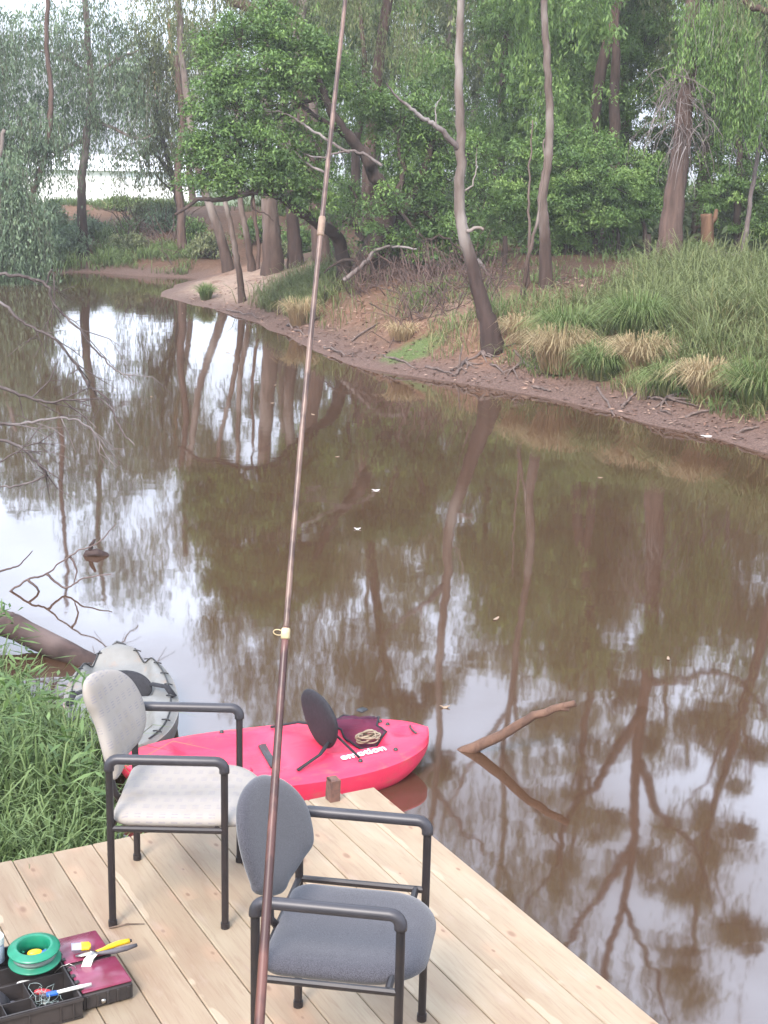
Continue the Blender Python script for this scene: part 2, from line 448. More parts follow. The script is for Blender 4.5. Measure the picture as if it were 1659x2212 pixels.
t = NT('grey_upholstery')
v = t.coords('Object'); n = t.noise(v, 420, 2); n2 = t.noise(v, 6, 5, .6)
c = t.ramp(n, [(.35, (.036, .034, .041)), (.65, (.080, .079, .091))])
c = t.mix(t.mrange(n2, .5, .72, 0, .35), c, (.045, .042, .045))
t.base(c); t.set(.95, 0, .15); t.b.inputs['Sheen Weight'].default_value = .25; t.bump(n, .35, .0015); M_GREYF = t.m
t = NT('pale_patterned_upholstery')
tc = t.node('ShaderNodeTexCoord'); uv = t.node('ShaderNodeUVMap'); uv.uv_map = 'UVMap'
sep = t.node('ShaderNodeSeparateXYZ'); t.ln(uv.outputs[0], sep.inputs[0])
px_ = t.math('MULTIPLY', sep.outputs[0], 1/.042)
py_ = t.math('MULTIPLY', sep.outputs[1], 1/.058)
row = t.math('FLOOR', py_); fy = t.math('FRACT', py_)
fx = t.math('FRACT', t.math('ADD', px_, t.math('MULTIPLY', row, .5)))
inx = t.math('MULTIPLY', t.math('GREATER_THAN', fx, .22), t.math('LESS_THAN', fx, .74))
# three short strokes stacked in each motif
st3 = t.math('FRACT', t.math('MULTIPLY', fy, 6.0))
iny = t.math('MULTIPLY', t.math('LESS_THAN', st3, .42), t.math('LESS_THAN', fy, .52))
nn = t.noise(t.coords('Object'), 60, 3)
dash = t.math('MULTIPLY', t.math('MULTIPLY', inx, iny), t.mrange(nn, .25, .6, .25, 1))
n2 = t.noise(t.coords('Object'), 7, 5, .6)
c = t.mix(t.mrange(n2, .45, .75, 0, .5), (.30, .272, .245), (.225, .19, .155))
c = t.mix(t.math('MULTIPLY', dash, .8), c, (.22, .20, .22))
geo = t.node('ShaderNodeSeparateXYZ'); t.ln(tc.outputs['Generated'], geo.inputs[0])
t.base(c); t.set(.95, 0, .15); t.bump(t.noise(t.coords('Object'), 400, 2), .3, .0012)
M_WHITEF = t.m

def pillow(outline, T, mapf, rings=7, flat=8, bottom=1.0):
    """closed cushion: outline [(a,b)], mapped to 3-D by mapf(a,b,n) with n the thickness offset"""
    m = MB(); N = len(outline)
    cx = sum(p[0] for p in outline)/N; cy = sum(p[1] for p in outline)/N
    sc = [1.0, .992, .965, .92, .84, .66, .36]
    uvs = []
    vs = []; fs = []
    def ring(s, sign):
        th = T*(1-s**flat)**.5*.5*sign if s < 1 else 0
        for a, b in outline:
            A = cx+(a-cx)*s; B = cy+(b-cy)*s
            vs.append(mapf(A, B, th*(1 if sign > 0 else bottom))); uvs.append((A, B))
    ring(1.0, 1)
    for s in sc[1:]: ring(s, 1)
    vs.append(mapf(cx, cy, T*.5)); uvs.append((cx, cy)); top = len(vs)-1
    base = len(vs)
    for s in sc[1:]: ring(s, -1)
    vs.append(mapf(cx, cy, -T*.5*bottom)); uvs.append((cx, cy)); bot = len(vs)-1
    n = len(sc)
    for i in range(n-1):
        for k in range(N):
            k2 = (k+1) % N
            fs.append((i*N+k, i*N+k2, (i+1)*N+k2, (i+1)*N+k))
            lo0 = 0 if i == 0 else base+(i-1)*N; lo1 = base+i*N
            fs.append((lo0+k2, lo0+k, lo1+k, lo1+k2))
    for k in range(N):
        k2 = (k+1) % N
        fs.append(((n-1)*N+k, (n-1)*N+k2, top))
        fs.append((base+(n-2)*N+k2, base+(n-2)*N+k, bot))
    m.add(vs, fs); m.uvs = uvs
    return m
def build_uv(m, name, mat, parent):
    o = m.build(name, mat, parent, smooth=True)
    uvl = o.data.uv_layers.new(name='UVMap')
    for l in o.data.loops: uvl.data[l.index].uv = m.uvs[l.vertex_index]
    return o
def rrect(x0, x1, y0, y1, r, n=7, front_bulge=0):
    out = []
    rs = r if isinstance(r, (list, tuple)) else [r]*4
    for (cx, cy, a0, q) in ((x1, y1, 0, rs[0]), (x0, y1, 90, rs[1]), (x0, y0, 180, rs[2]), (x1, y0, 270, rs[3])):
        ox = cx-q if cx == x1 else cx+q; oy = cy-q if cy == y1 else cy+q
        for k in range(n):
            a = R(a0+90*k/(n-1)); out.append((ox+q*math.cos(a), oy+q*math.sin(a)))
    # densify the straight sides
    den = []
    for i, p in enumerate(out):
        q = out[(i+1) % len(out)]; den.append(p)
        d = math.hypot(q[0]-p[0], q[1]-p[1]); k = int(d/.04)
        for j in range(1, k+1): den.append((p[0]+(q[0]-p[0])*j/(k+1), p[1]+(q[1]-p[1])*j/(k+1)))
    return den

def chair(name, label, loc, rz, dep, wid, arm, seat_z, back_top, fabric, back, fo=.115, si=.014, rd=.048):
    """local +x is where the sitter faces; legs at x = +-dep/2, y = +-wid/2"""
    c = thing(name, label, 'chair', loc, (0, 0, rz))
    xf, xb = dep/2, -dep/2; rr = .0125
    for sy in (-1, 1):
        y = sy*wid/2
        mb = MB(); mb.tube([(xf, y, 0), (xf, y, arm-.05)], rr, 10); mb.tube([(xf, y, 0), (xf, y, .022)], rr+.003, 10)
        mb.build('leg', M_FRAME, c, auto=40)
        mb = MB(); mb.tube([(xb, y, 0), (xb, y, arm-.05)], rr, 10); mb.tube([(xb, y, 0), (xb, y, .022)], rr+.003, 10)
        mb.build('leg', M_FRAME, c, auto=40)
        # padded arm with rounded corners dropping on to the legs
        q = .03; pts = [(xb, y, arm-.052), (xb, y, arm-q-.012)]
        for k in range(1, 6): a = R(180-90*k/5); pts.append((xb+q+q*math.cos(a), y, arm-q-.012+q*math.sin(a)))
        for k in range(0, 6): a = R(90-90*k/5); pts.append((xf-q+q*math.cos(a), y, arm-q-.012+q*math.sin(a)))
        pts.append((xf, y, arm-.052))
        mb = MB(); mb.tube(pts, .0175, 12); mb.build('armrest', M_ARM, c, smooth=True)
        mb = MB(); mb.tube([(xb, y, seat_z-rd), (xf, y, seat_z-rd)], .0105, 8); mb.build('seat_rail', M_FRAME, c, auto=40)
    for x in (xb, xf-.03):
        mb = MB(); mb.tube([(x, -wid/2, seat_z-rd), (x, wid/2, seat_z-rd)], .0105, 8); mb.build('seat_rail', M_FRAME, c, auto=40)
    w2 = wid/2-si
    ol = rrect(xb-.005, xf+fo, -w2, w2, [.15, .06, .06, .15], 8)
    def mseat(a, b, n):
        dip = -.012*math.exp(-((a+.03)/.14)**2-(b/.16)**2)
        nose = -.028*max(0, (a-xf+.03)/.13)**2
        return (a, b, seat_z-.028+n+dip+nose)
    m = pillow([(p[0], p[1]) for p in ol], .062, mseat, flat=10)
    build_uv(m, 'seat', fabric, c)
    # shield-shaped back rest: its outline lies on a plane tilted back from the rear legs
    cpx, cY, byaw_, tilt, pts = back
    nrm_ = Vector((math.cos(byaw_)*math.cos(tilt), math.sin(byaw_)*math.cos(tilt), math.sin(tilt)))
    cc = yp(cpx[0], cpx[1], cY); ua = Vector((-math.sin(byaw_), math.cos(byaw_), 0)); ub = nrm_.cross(ua)
    W2L = (Matrix.Translation(Vector(loc)) @ Matrix.Rotation(rz, 4, 'Z')).inverted()
    ol = []
    for (x_, y_) in pts:
        d_ = Vector(ray(x_, y_)); o_ = Vector(EYE); tt = (cc-o_).dot(nrm_)/d_.dot(nrm_); q = o_+d_*tt-cc; ol.append((q.dot(ua), q.dot(ub)))
    den = []
    for k in range(len(ol)):
        p0, p1, p2, p3 = (Vector(ol[(k+e) % len(ol)]) for e in (-1, 0, 1, 2))
        for m_ in range(4):
            t_ = m_/4; den.append(tuple(.5*((2*p1)+(p2-p0)*t_+(2*p0-5*p1+4*p2-p3)*t_**2+(3*p1-p0-3*p2+p3)*t_**3)))
    if sum(den[k][0]*den[(k+1) % len(den)][1]-den[(k+1) % len(den)][0]*den[k][1] for k in range(len(den))) < 0: den = den[::-1]
    m = pillow(den, .052, lambda a, b, n: tuple(W2L @ (cc+ua*a+ub*b+nrm_*(n+.35*a*a))), flat=6)
    bo = build_uv(m, 'backrest', fabric, c)
    lowp = min(den, key=lambda p: p[1]); low = W2L @ (cc+ua*lowp[0]*.6+ub*(lowp[1]+.05)-nrm_*.034); midp = W2L @ (cc-nrm_*.034)
    mb = MB(); mb.tube([(xb, low.y*.5, seat_z-rd), (xb-.02, low.y*.8, seat_z+.0), tuple(low), tuple(midp)], .012, 8)
    mb.build('back_support', M_FRAME, c, smooth=True)
    return c
# the legs' feet measured on the deck
OW = [(270, 115), (330, 125), (390, 165), (440, 230), (490, 330), (520, 430), (535, 540), (520, 640), (495, 710), (440, 775), (400, 840), (378, 920), (345, 980), (312, 1008), (290, 960), (262, 880), (240, 800), (215, 700), (188, 600), (150, 500), (105, 420), (75, 340), (65, 260), (85, 195), (130, 150), (190, 125)]
OG = [(300, 165), (380, 185), (450, 235), (510, 310), (550, 390), (580, 500), (596, 600), (590, 670), (545, 750), (500, 830), (450, 910), (412, 985), (320, 1010), (215, 990), (195, 940), (150, 820), (115, 690), (97, 560), (95, 450), (110, 360), (150, 270), (200, 210), (250, 175)]
PW = [((220+x*.36166)/1.35624, (1920+y*.36166)/1.35624) for x, y in OW]
PG = [((650+x*.42194)/1.35624, (2200+y*.42194)/1.35624) for x, y in OG]
chair('armchair', 'white dash-patterned armchair with black frame, near the kayaks', (-.7055, 4.685, DZ), 0.0, .385, .485, .625, .41, .80, M_WHITEF, ((242, 1565), 4.66, R(-14), R(16), PW))
chair('armchair', 'plain grey armchair with dark arms, nearest the camera on the deck', (-.083, 3.675, DZ), R(-8.5), .388, .56, .675, .465, .865, M_GREYF, ((587, 1803), 3.70, R(-20), R(15), PG), .055, .045, .026)

# ================================================================ kayaks
def pl_mat(name, c1, c2, rough=.38):
    t = NT(name); v = t.coords('Object'); n = t.noise(v, 5, 6, .6)
    c = t.ramp(n, [(.3, c2), (.7, c1)])
    sc = t.noise(t.coords('Object', (2, 30, 10)), 5, 4, .6)
    c = t.mix(t.mrange(sc, .6, .78, 0, .22), c, tuple(min(1, x*1.35+.06) for x in c1))
    md = t.noise(t.coords('Object', (1, 2, 3)), 2.6, 6, .7)
    c = t.mix(t.mrange(md, .54, .72, 0, .55), c, (.30, .17, .10))
    sp = t.noise(v, 45, 4, .7); c = t.mix(t.mrange(sp, .64, .72, 0, .5), c, (.16, .10, .07))
    t.base(c); t.ln(t.mrange(md, .4, .7, rough, .75), t.b.inputs['Roughness']); t.set(None, 0, .45); t.bump(t.noise(v, 14, 5), .12, .006); return t.m
M_RED = pl_mat('red_plastic', (.66, .034, .088), (.56, .025, .066))
M_GREYK = pl_mat('grey_plastic', (.20, .196, .184), (.15, .144, .132), .5)
M_WEB = simple('black_webbing', (.018, .017, .022), (.010, .010, .013), 60, .85, .3, .002)
M_BLACKP = simple('black_plastic', (.018, .018, .020), (.028, .027, .027), 20, .4, .1, .001)
M_WHITEP = simple('white_print', (.92, .90, .90), (.90, .86, .87), 40, .6, 0)

def sst(x, a, b): t_ = min(1, max(0, (x-a)/(b-a))); return t_*t_*(3-2*t_)
class Kayak:
    def __init__(s, L, W, Hs, recs, pw=2.4, q=.72, crown=.015):
        s.L, s.W, s.Hs, s.recs, s.pw, s.q, s.crown = L, W, Hs, recs, pw, q, crown
    def hw(s, t): return s.W/2*max(0.0, 1-abs(t)**s.pw)**s.q
    def sheer(s, t): return s.Hs+.028*abs(t)**2.2
    def keel(s, t): return -.07+.20*abs(t)**5
    def deck(s, t, y):
        w = max(s.hw(t), .02); u = abs(y)/w
        z = s.sheer(t)+s.crown*(1-u*u)-.02*sst(u, .86, 1.0)
        for (ta, tb, wy, dp, yc) in s.recs:
            e = .07
            k = sst(t, ta-e, ta+e)*(1-sst(t, tb-e, tb+e))
            uy = abs(abs(y)-yc) if yc else abs(y)
            k *= 1-sst(uy, wy*.72, wy)
            z -= dp*k
        return z
    def mesh(s, name, mat, parent):
        mb = MB(); NS = 72; ND = 36; NH = 14; rings = []
        for i in range(NS+1):
            a = math.pi*i/NS; tt = -math.cos(a)*.9995
            w = max(s.hw(tt), .012); sh = s.sheer(tt); kl = s.keel(tt); x = tt*s.L/2
            r_ = []
            for k in range(ND):                      # deck from left gunwale to right
                y = w*math.cos(math.pi*k/(ND-1)); r_.append((x, y, s.deck(tt, y)))
            for k in range(1, NH):                   # hull underneath
                an = math.pi*k/NH; y = -w*math.copysign(abs(math.cos(an))**.75, math.cos(an))
                z0 = s.deck(tt, w); z = z0-(z0-kl)*math.sin(an)**.62; r_.append((x, y*1.0, z))
            rings.append(r_)
        n = len(rings[0]); vs = [p for r_ in rings for p in r_]; fs = []
        for i in range(NS):
            for k in range(n):
                k2 = (k+1) % n; fs.append((i*n+k, i*n+k2, (i+1)*n+k2, (i+1)*n+k))
        fs.append(tuple(range(n))); fs.append(tuple(NS*n+k for k in range(n))[::-1])
        mb.add(vs, fs)
        return mb.build(name, mat, parent, auto=50)
def to_local(o, p):
    return (Matrix.Translation(o.location) @ o.rotation_euler.to_matrix().to_4x4()).inverted() @ Vector(p)

# ---- red kayak
S_, B_ = gp(262, 1655, .16), gp(923, 1566, .20)
S_.z = B_.z = 0
ax = (B_-S_); LR = ax.length
rk = thing('kayak', 'red sit-on-top kayak with black seat, floating beside the deck', 'kayak', (S_+B_)/2, (R(2.0), 0, math.atan2(ax.y, ax.x)))
K = Kayak(LR,   .70, .150, [(-.62, -.06, .24, .055, 0), (.30, .66, .12, .05, 0), (.80, .90, .05, .03, 0)], pw=2.6, q=.56)
hull = K.mesh('hull', M_RED, rk)
def dk(x, y, up=.004): return (x, y, K.deck(2*x/LR, y)+up)
q = to_local(rk, gp(692, 1612, .15)); sxx, syy = q.x, 0.0
# seat back: oval pad, standing at the rear edge of the seat well, turned towards the stern
sx0 = min((abs(pix(rk.matrix_basis @ Vector((x_, 0, .17)))[0]-697), x_) for x_ in np.linspace(-.6, .6, 121))[1]
ol = []
for k in range(36):
    a = 2*math.pi*k/36; ol.append((.195*math.copysign(abs(math.cos(a))**.85, math.cos(a)), .14+.145*math.sin(a)))
ol = [(a*(.72+.28*min(1, b/.2)), b) for a, b in ol]
zs = K.deck(2*sx0/LR, 0)
m = pillow(ol, .05, lambda a, b, n: (sx0-.03*(b/.28)+n-.20*a, a, zs+.005+b), flat=4)
sb = m.build('seat_back', M_WEB, rk, smooth=True)
mb = MB(); mb.box((sx0-.30, -.13, zs-.035), (sx0-.02, .13, zs-.012), .008); mb.build('seat_pad', M_BLACKP, rk, auto=40)
for sy in (-1, 1):
    mb = MB(); mb.tube([(sx0+.01, sy*.10, zs+.07), (sx0-.07, sy*.20, zs+.05), dk(sx0-.20, sy*.262, .008)], .011, 6, squash=.5)
    mb.build('strap', M_WEB, rk, smooth=True)
    mb = MB(); mb.tube([(sx0+.02, sy*.10, zs+.12), dk(sx0+.13, sy*.215, .006)], .006, 6); mb.build('strap', M_WEB, rk, smooth=True)
# moulded bow recess grip
bx = LR/2*.80
mb = MB(); mb.box((bx-.045, -.022, 0), (bx+.01, .022, .014), .006, M=Matrix.Translation((0, 0, K.deck(.80, 0)+.012)) @ Matrix.Rotation(R(30), 4, 'Z'))
mb.build('toggle', M_BLACKP, rk, auto=40)
for tx, ty in ((.77, .13), (.70, -.19), (.44, -.24), (.44, .24), (.74, .18), (-.30, -.27), (-.30, .27)):
    p = dk(tx*LR/2, ty*min(1, K.hw(tx)/.28), 0)
    mb = MB(); mb.lathe([(0, .012), (.008, .011), (.012, .003), (.013, -.004)], 10, M=Matrix.Translation(p)); mb.build('pad_eye', M_BLACKP, rk, smooth=True)
for tx in (.90, ):
    mb = MB(); mb.tube([dk(tx*LR/2, .05, .0), dk(tx*LR/2-.01, .02, .022), dk(tx*LR/2-.01, -.02, .022), dk(tx*LR/2, -.05, .0)], .006, 6); mb.build('handle', M_BLACKP, rk, smooth=True)
# drain plug on the side deck
mb = MB(); mb.lathe([(0, .016), (.010, .014), (.016, .004), (.017, -.004)], 14, M=Matrix.Translation(dk(-.10*LR/2-.10, -.10, .0))); mb.build('drain_plug', M_RED, rk, smooth=True)
# lettering along the near gunwale
cu = bpy.data.curves.new('letters', 'FONT'); cu.body = 'emotion'; cu.size = .070; cu.align_x = 'CENTER'; cu.extrude = .0012; cu.space_character = 1.05; cu.offset = .0016
tmp = bpy.data.objects.new('letters', cu); COL.objects.link(tmp)
dg = bpy.context.evaluated_depsgraph_get(); me = bpy.data.meshes.new_from_object(tmp.evaluated_get(dg)); bpy.data.objects.remove(tmp)
me.materials.clear(); me.materials.append(M_WHITEP)
lt = to_local(rk, gp(782, 1620, .17))
tx = 2*lt.x/LR
ang = math.atan2(-(K.hw(tx+.06)-K.hw(tx-.06))*-1, .12*LR/2)
mid = Vector((lt.x, lt.y-.048, 0))
ca, sa = math.cos(-ang*.0+.16), math.sin(-ang*0+.16)
for vtx in me.vertices:
    x_, y_ = vtx.co.x, vtx.co.y
    X = mid.x+x_*ca-y_*sa; Y = mid.y+x_*sa+y_*ca
    vtx.co = (X, Y, K.deck(2*X/LR, Y)+.006+vtx.co.z)
lo = link('lettering', me, rk)

# ---- mesh bag and rope coil lying in the red kayak
t = NT('net_mesh'); v = t.coords('Object')
wv = t.noise(v, 9, 3)
t.base(t.ramp(wv, [(.3, (.05, .012, .03)), (.7, (.10, .022, .05))])); t.set(.8, 0, .2)
w1 = t.node('ShaderNodeTexWave'); w1.inputs['Scale'].default_value = 70; t.ln(t.coords('Object', rot=(0, 0, R(45))), w1.inputs[0])
w2 = t.node('ShaderNodeTexWave'); w2.inputs['Scale'].default_value = 70; t.ln(t.coords('Object', rot=(0, 0, R(-45))), w2.inputs[0])
al = t.math('MAXIMUM', t.mrange(w1.outputs['Fac'], .60, .75), t.mrange(w2.outputs['Fac'], .60, .75))
t.ln(t.math('MAXIMUM', al, .42), t.b.inputs['Alpha'])
M_NET = t.m
poly = [(718, 1556), (742, 1540), (775, 1548), (808, 1546), (818, 1556), (814, 1572), (834, 1586), (812, 1600), (782, 1602), (757, 1588), (730, 1576)]
lp = [to_local(rk, gp(a, b, .17)) for a, b in poly]
cx = sum(p.x for p in lp)/len(lp); cy = sum(p.y for p in lp)/len(lp)
nb = thing('net_bag', 'dark purple mesh net bag spread on the red kayak deck', 'net bag', rk.matrix_basis @ Vector((cx, cy, K.deck(2*cx/LR, cy)+.005)), rk.rotation_euler)
mb = MB(); vs = []; fs = []; NR = 8
zc = K.deck(2*cx/LR, cy)+.005
den = []
for i, p in enumerate(lp):
    q = lp[(i+1) % len(lp)]
    for k in range(4): den.append((p.x+(q.x-p.x)*k/4, p.y+(q.y-p.y)*k/4))
n = len(den)
for r_ in range(NR):
    s = 1-r_/NR
    for (a, b) in den:
        X = cx+(a-cx)*s; Y = cy+(b-cy)*s
        z = K.deck(2*X/LR, Y)+.006+.022*(1-s)*(1+.5*math.sin(X*40)*math.cos(Y*37))+.006*math.sin(X*70+Y*50)**2
        vs.append((X-cx, Y-cy, z-zc))
vs.append((0, 0, .035))
for r_ in range(NR-1):
    for k in range(n): fs.append((r_*n+k, r_*n+(k+1) % n, (r_+1)*n+(k+1) % n, (r_+1)*n+k))
for k in range(n): fs.append(((NR-1)*n+k, (NR-1)*n+(k+1) % n, len(vs)-1))
mb.add(vs, fs); mb.build('netting', M_NET, nb, smooth=True)
mb = MB(); mb.tube([vs[k] for k in range(n)]+[vs[0]], .006, 6); mb.build('rim', M_WEB, nb, smooth=True)
M_ROPE = simple('tan_rope', (.30, .24, .17), (.20, .15, .10), 60, .9, .5, .003)
rc = to_local(rk, gp(795, 1587, .19)); zr = K.deck(2*rc.x/LR, rc.y)
cr = thing('rope_coil', 'small tan coil of rope held in the net bag on the red kayak', 'rope', rk.matrix_basis @ Vector((rc.x, rc.y, zr+.012)), rk.rotation_euler)
pts = []
for k in range(110):
    a = k*.33; r_ = .045+.012*math.sin(k*.9); pts.append((r_*math.cos(a)*1.15, r_*math.sin(a), .03+.016*math.sin(k*.37)+.012))
mb = MB(); mb.tube(pts, .0042, 5); mb.build('coil', M_ROPE, cr, smooth=True)

# ---- grey kayak
S2, B2 = gp(272, 1635, .14), gp(255, 1388, .19)
S2.z = B2.z = 0
ax2 = B2-S2; LG = ax2.length
gk = thing('kayak', 'pale grey sit-on-top kayak with laced rope edge, behind the white armchair', 'kayak', (S2+B2)/2+Vector((0, 0, .01)), (R(-2), 0, math.atan2(ax2.y, ax2.x)))
K2 = Kayak(LG, .62, .14, [(.0, .86, .20, .075, 0), (-.62, -.12, .17, .06, 0)], pw=2.3, q=.62)
K2.mesh('hull', M_GREYK, gk)
ol = []
for k in range(36):
    a = 2*math.pi*k/36; ol.append((.175*math.copysign(abs(math.cos(a))**.8, math.cos(a)), .075+.08*math.sin(a)))
gx0 = to_local(gk, gp(265, 1475, .2)).x; zg = K2.deck(2*gx0/LG, 0)
m = pillow(ol, .05, lambda a, b, n: (gx0+.10*(b/.2)+n-1.9*a*a, a, zg+.0+b), flat=4)
m.build('seat_back', M_WEB, gk, smooth=True)
for sy in (-1, 1):
    mb = MB(); mb.tube([(gx0-.03, sy*.17, zg+.10), (gx0-.12, sy*.25, zg+.11), (gx0-.16, sy*.285, K2.deck(2*(gx0-.16)/LG, sy*.285)+.01)], .022, 6, squash=.4); mb.build('strap', M_WEB, gk, smooth=True)
for sy in (-1, 1):
    pts = []
    for k in range(60):
        tt = -.86+1.76*k/59
        w = K2.hw(tt)*.86; p = Vector((tt*LG/2, sy*w, K2.deck(tt, w)+.006)); pts.append(p)
    mb = MB(); mb.tube(pts, .0045, 5)
    mb.build('edge_rope', M_BLACKP, gk, smooth=True)
    for tt in (-.75, -.55, -.35, -.1, .12, .34, .55, .74, .88):
        w = K2.hw(tt)*.86; p = Vector((tt*LG/2, sy*w, K2.deck(tt, w)+.006)); dr = Vector((.0, sy*1, -.1)).normalized()
        mb = MB(); mb.tube([p-dr*.022+Vector((.008, 0, .002)), p+Vector((0, 0, .008)), p+dr*.022-Vector((.008, 0, -.002))], .0042, 5); mb.build('lacing', M_BLACKP, gk, smooth=True)
mb = MB(); mb.tube([(LG/2-.03, .03, K2.sheer(1)+.0), (LG/2-.01, .0, K2.sheer(1)+.02), (LG/2-.03, -.05, K2.sheer(1)+.0)], .009, 6); mb.build('handle', M_BLACKP, gk, smooth=True)

# ================================================================ rusty mooring bracket at the deck end
M_RUST = simple('rusty_steel', (.15, .075, .055), (.085, .045, .038), 40, .85, .5, .003)
b0 = gp(712, 1727, DZ)
mb = MB(); Mb = Matrix.Translation((b0.x, b0.y+.02, 0)) @ Matrix.Rotation(yaw+R(90), 4, 'Z') @ Matrix.Rotation(R(4), 4, 'X')
mb.box((-.022, -.02, -.9), (.022, -.012, DZ+.10), .002, M=Mb)
mb.box((-.022, -.012, -.9), (-.014, .03, DZ+.10), .002, M=Mb)
mb.box((-.022, -.012, DZ+.092), (.022, .030, DZ+.10), .002, M=Mb)
tag(mb.build('mooring_post', M_RUST), 'short rusty angle-iron post at the far end of the deck', 'post')

# ================================================================ fishing rod standing in front of the camera
def rodp(x, y, Y): return yp(x, y, Y)
pA = rodp(560, 2212, 1.62); pB = rodp(746, 0, 2.30)
M_RODB = simple('rod_brown', (.115, .046, .036), (.045, .017, .015), 30, .38, .2, .001, vec_scale=(1, 1, .35), lo=.42, hi=.58)
M_RODT = simple('rod_tan', (.15, .092, .070), (.060, .032, .025), 45, .38, .2, .001, vec_scale=(1, 1, .35), lo=.42, hi=.58)
M_WRAP = simple('cream_binding', (.50, .42, .25), (.36, .28, .16), 80, .6, .3, .0006)
M_WRAPT = simple('tan_binding', (.27, .19, .135), (.17, .11, .08), 80, .6, .3, .0006)
M_CORK = simple('cork_grip', (.32, .20, .12), (.22, .13, .08), 60, .9, .4, .001)
M_STEEL = simple('wire_steel', (.55, .53, .50), (.4, .38, .35), 30, .3, 0, metal=1.)
dirr = (pB-pA); ln_ = dirr.length; dirr.normalize()
tg = (pA.z-1.30)/dirr.z
butt = pA-dirr*tg
butt.z = hz(butt.x, butt.y)-.01
fr = thing('fishing_rod', 'long brown fishing rod with cream bindings, propped up in front of the deck', 'fishing rod', butt)
def along(s, bow=0.0): # s measured from pA, in metres
    p = pA+dirr*s; k = s/ln_; return p+Vector((-.010*math.sin(math.pi*min(max(k, 0), 1)), 0, 0))
def s_at(py):
    # distance along the rod at which it crosses image row py
    lo, hi = -.5, 2.5
    for _ in range(40):
        m_ = (lo+hi)/2; p = pA+dirr*m_; q = p-Vector(EYE); tt = q.dot(Vector(_f)); yy = CY-F*q.dot(Vector(_u))/tt
        if yy > py: lo = m_
        else: hi = m_
    return lo
sJ1 = s_at(1370); sJ2 = s_at(485)
def rr_(s): return np.interp(s, [-.6, 0, sJ1, sJ1+.001, sJ2, ln_, ln_+.5], [.0076, .0066, .0047, .0042, .0038, .0031, .0020])
mb = MB(origin=butt); ss = np.linspace(-tg+.25, sJ1+.01, 30); mb.tube([along(s) for s in ss], [rr_(s)*1.04 for s in ss], 12); mb.build('lower_blank', M_RODB, fr, smooth=True)
mb = MB(origin=butt); ss = np.linspace(sJ1-.02, ln_+.45, 40); mb.tube([along(s) for s in ss], [rr_(s) for s in ss], 12); mb.build('upper_blank', M_RODT, fr, smooth=True)
mb = MB(origin=butt); ss = np.linspace(-tg, -tg+.27, 6); mb.tube([along(s) for s in ss], .014, 12); mb.build('grip', M_CORK, fr, auto=40)
for s0, a, b in ((sJ1, -.007, .008), (sJ2, -.014, .012), (s_at(505), -.004, .004)):
    mb = MB(origin=butt); mb.tube([along(s0+a), along(s0+a+.002), along(s0+b-.002), along(s0+b)], [rr_(s0)+.0006, rr_(s0)+.0016, rr_(s0)+.0015, rr_(s0)+.0006], 12); bnd = mb.build('binding', M_WRAP if s0 == sJ1 else M_WRAPT, fr, smooth=True)
    if s0 == sJ1:
        pp = along(s0+.004); side = Vector((-1, 0, .1)).normalized(); pts = []
        for k in range(15):
            an = 2*math.pi*k/14; pts.append(pp+side*(.0105+.0065*math.cos(an+math.pi))+Vector((0, 0, .004*math.sin(an)-.003)))
        mb = MB(origin=butt); mb.tube(pts, .0008, 5); mb.build('line_guide', M_WRAP, bnd, smooth=True)
for py in ():
    s0 = s_at(py); mb = MB(origin=butt); mb.tube([along(s0-.006), along(s0+.006)], rr_(s0)*1.045, 12); mb.build('dark_band', M_FRAME, fr, smooth=True)
# ================================================================ tackle box and the things in it
def rot_at(px0, px1):
    a = gp(*px0, DZ); b = gp(*px1, DZ); return math.atan2(b.y-a.y, b.x-a.x)
M_TUB = simple('dusty_black_plastic', (.012, .011, .012), (.040, .033, .032), 9, .55, .25, .003, lo=.4, hi=.75)
t = NT('purple_lid'); n = t.noise(t.coords('Object'), 7, 5, .6)
t.base(t.ramp(n, [(.35, (.13, .016, .032)), (.65, (.21, .035, .078))])); t.set(.22, 0, .5); t.bump(t.noise(t.coords('Object'), 90, 3), .06, .002); M_LID = t.m
bA = gp(288, 2158, DZ); bB = gp(176, 2188, DZ)      # near edge of the right box, right to left
byaw = math.atan2(bA.y-bB.y, bA.x-bB.x)
BX = (bA-bB).length
# axes
ux = Vector((math.cos(byaw), math.sin(byaw), 0)); uy = Vector((-ux.y, ux.x, 0))
tb = thing('tackle_box', 'open dusty black tackle box with purple lids, full of fishing gear', 'tackle box', bB, (0, 0, byaw))
def lid_box(x0, x1, y0, y1, h, name_lid):
    mb = MB(); mb.box((x0, y0, .002), (x1, y1, h-.004), .006)
    for k in range(5):
        xx = x0+(x1-x0)*(k+.5)/5; mb.box((xx-.004, y0-.004, .008), (xx+.004, y0+.004, h-.012), .0015)
    b_ = mb.build('compartment', M_TUB, tb, auto=40)
    mb = MB(); mb.box((x0+.002, y0+.002, h-.004), (x1-.002, y1-.002, h+.006), .004)
    l_ = mb.build('lid', M_LID, b_, auto=40)
    mb = MB()
    for k in range(4):
        yy = y0+(y1-y0)*(k+.6)/4.2; mb.box((x0-.004, yy-.008, h-.002), (x0+.010, yy+.008, h+.010), .002)
    mb.build('hinge', M_TUB, b_, auto=40)
    mb = MB(); mb.lathe([(0, .004), (.006, .003), (.008, 0)], 10, M=Matrix.Translation(((x0+x1)/2-.015, y0-.003, h*.35)) @ Matrix.Rotation(R(90), 4, 'X')); mb.build('stud', M_STEEL, b_, smooth=True)
lid_box(.004, BX, 0, .165, .062, 0)
lid_box(.004, BX-.006, .185, .345, .062, 1)
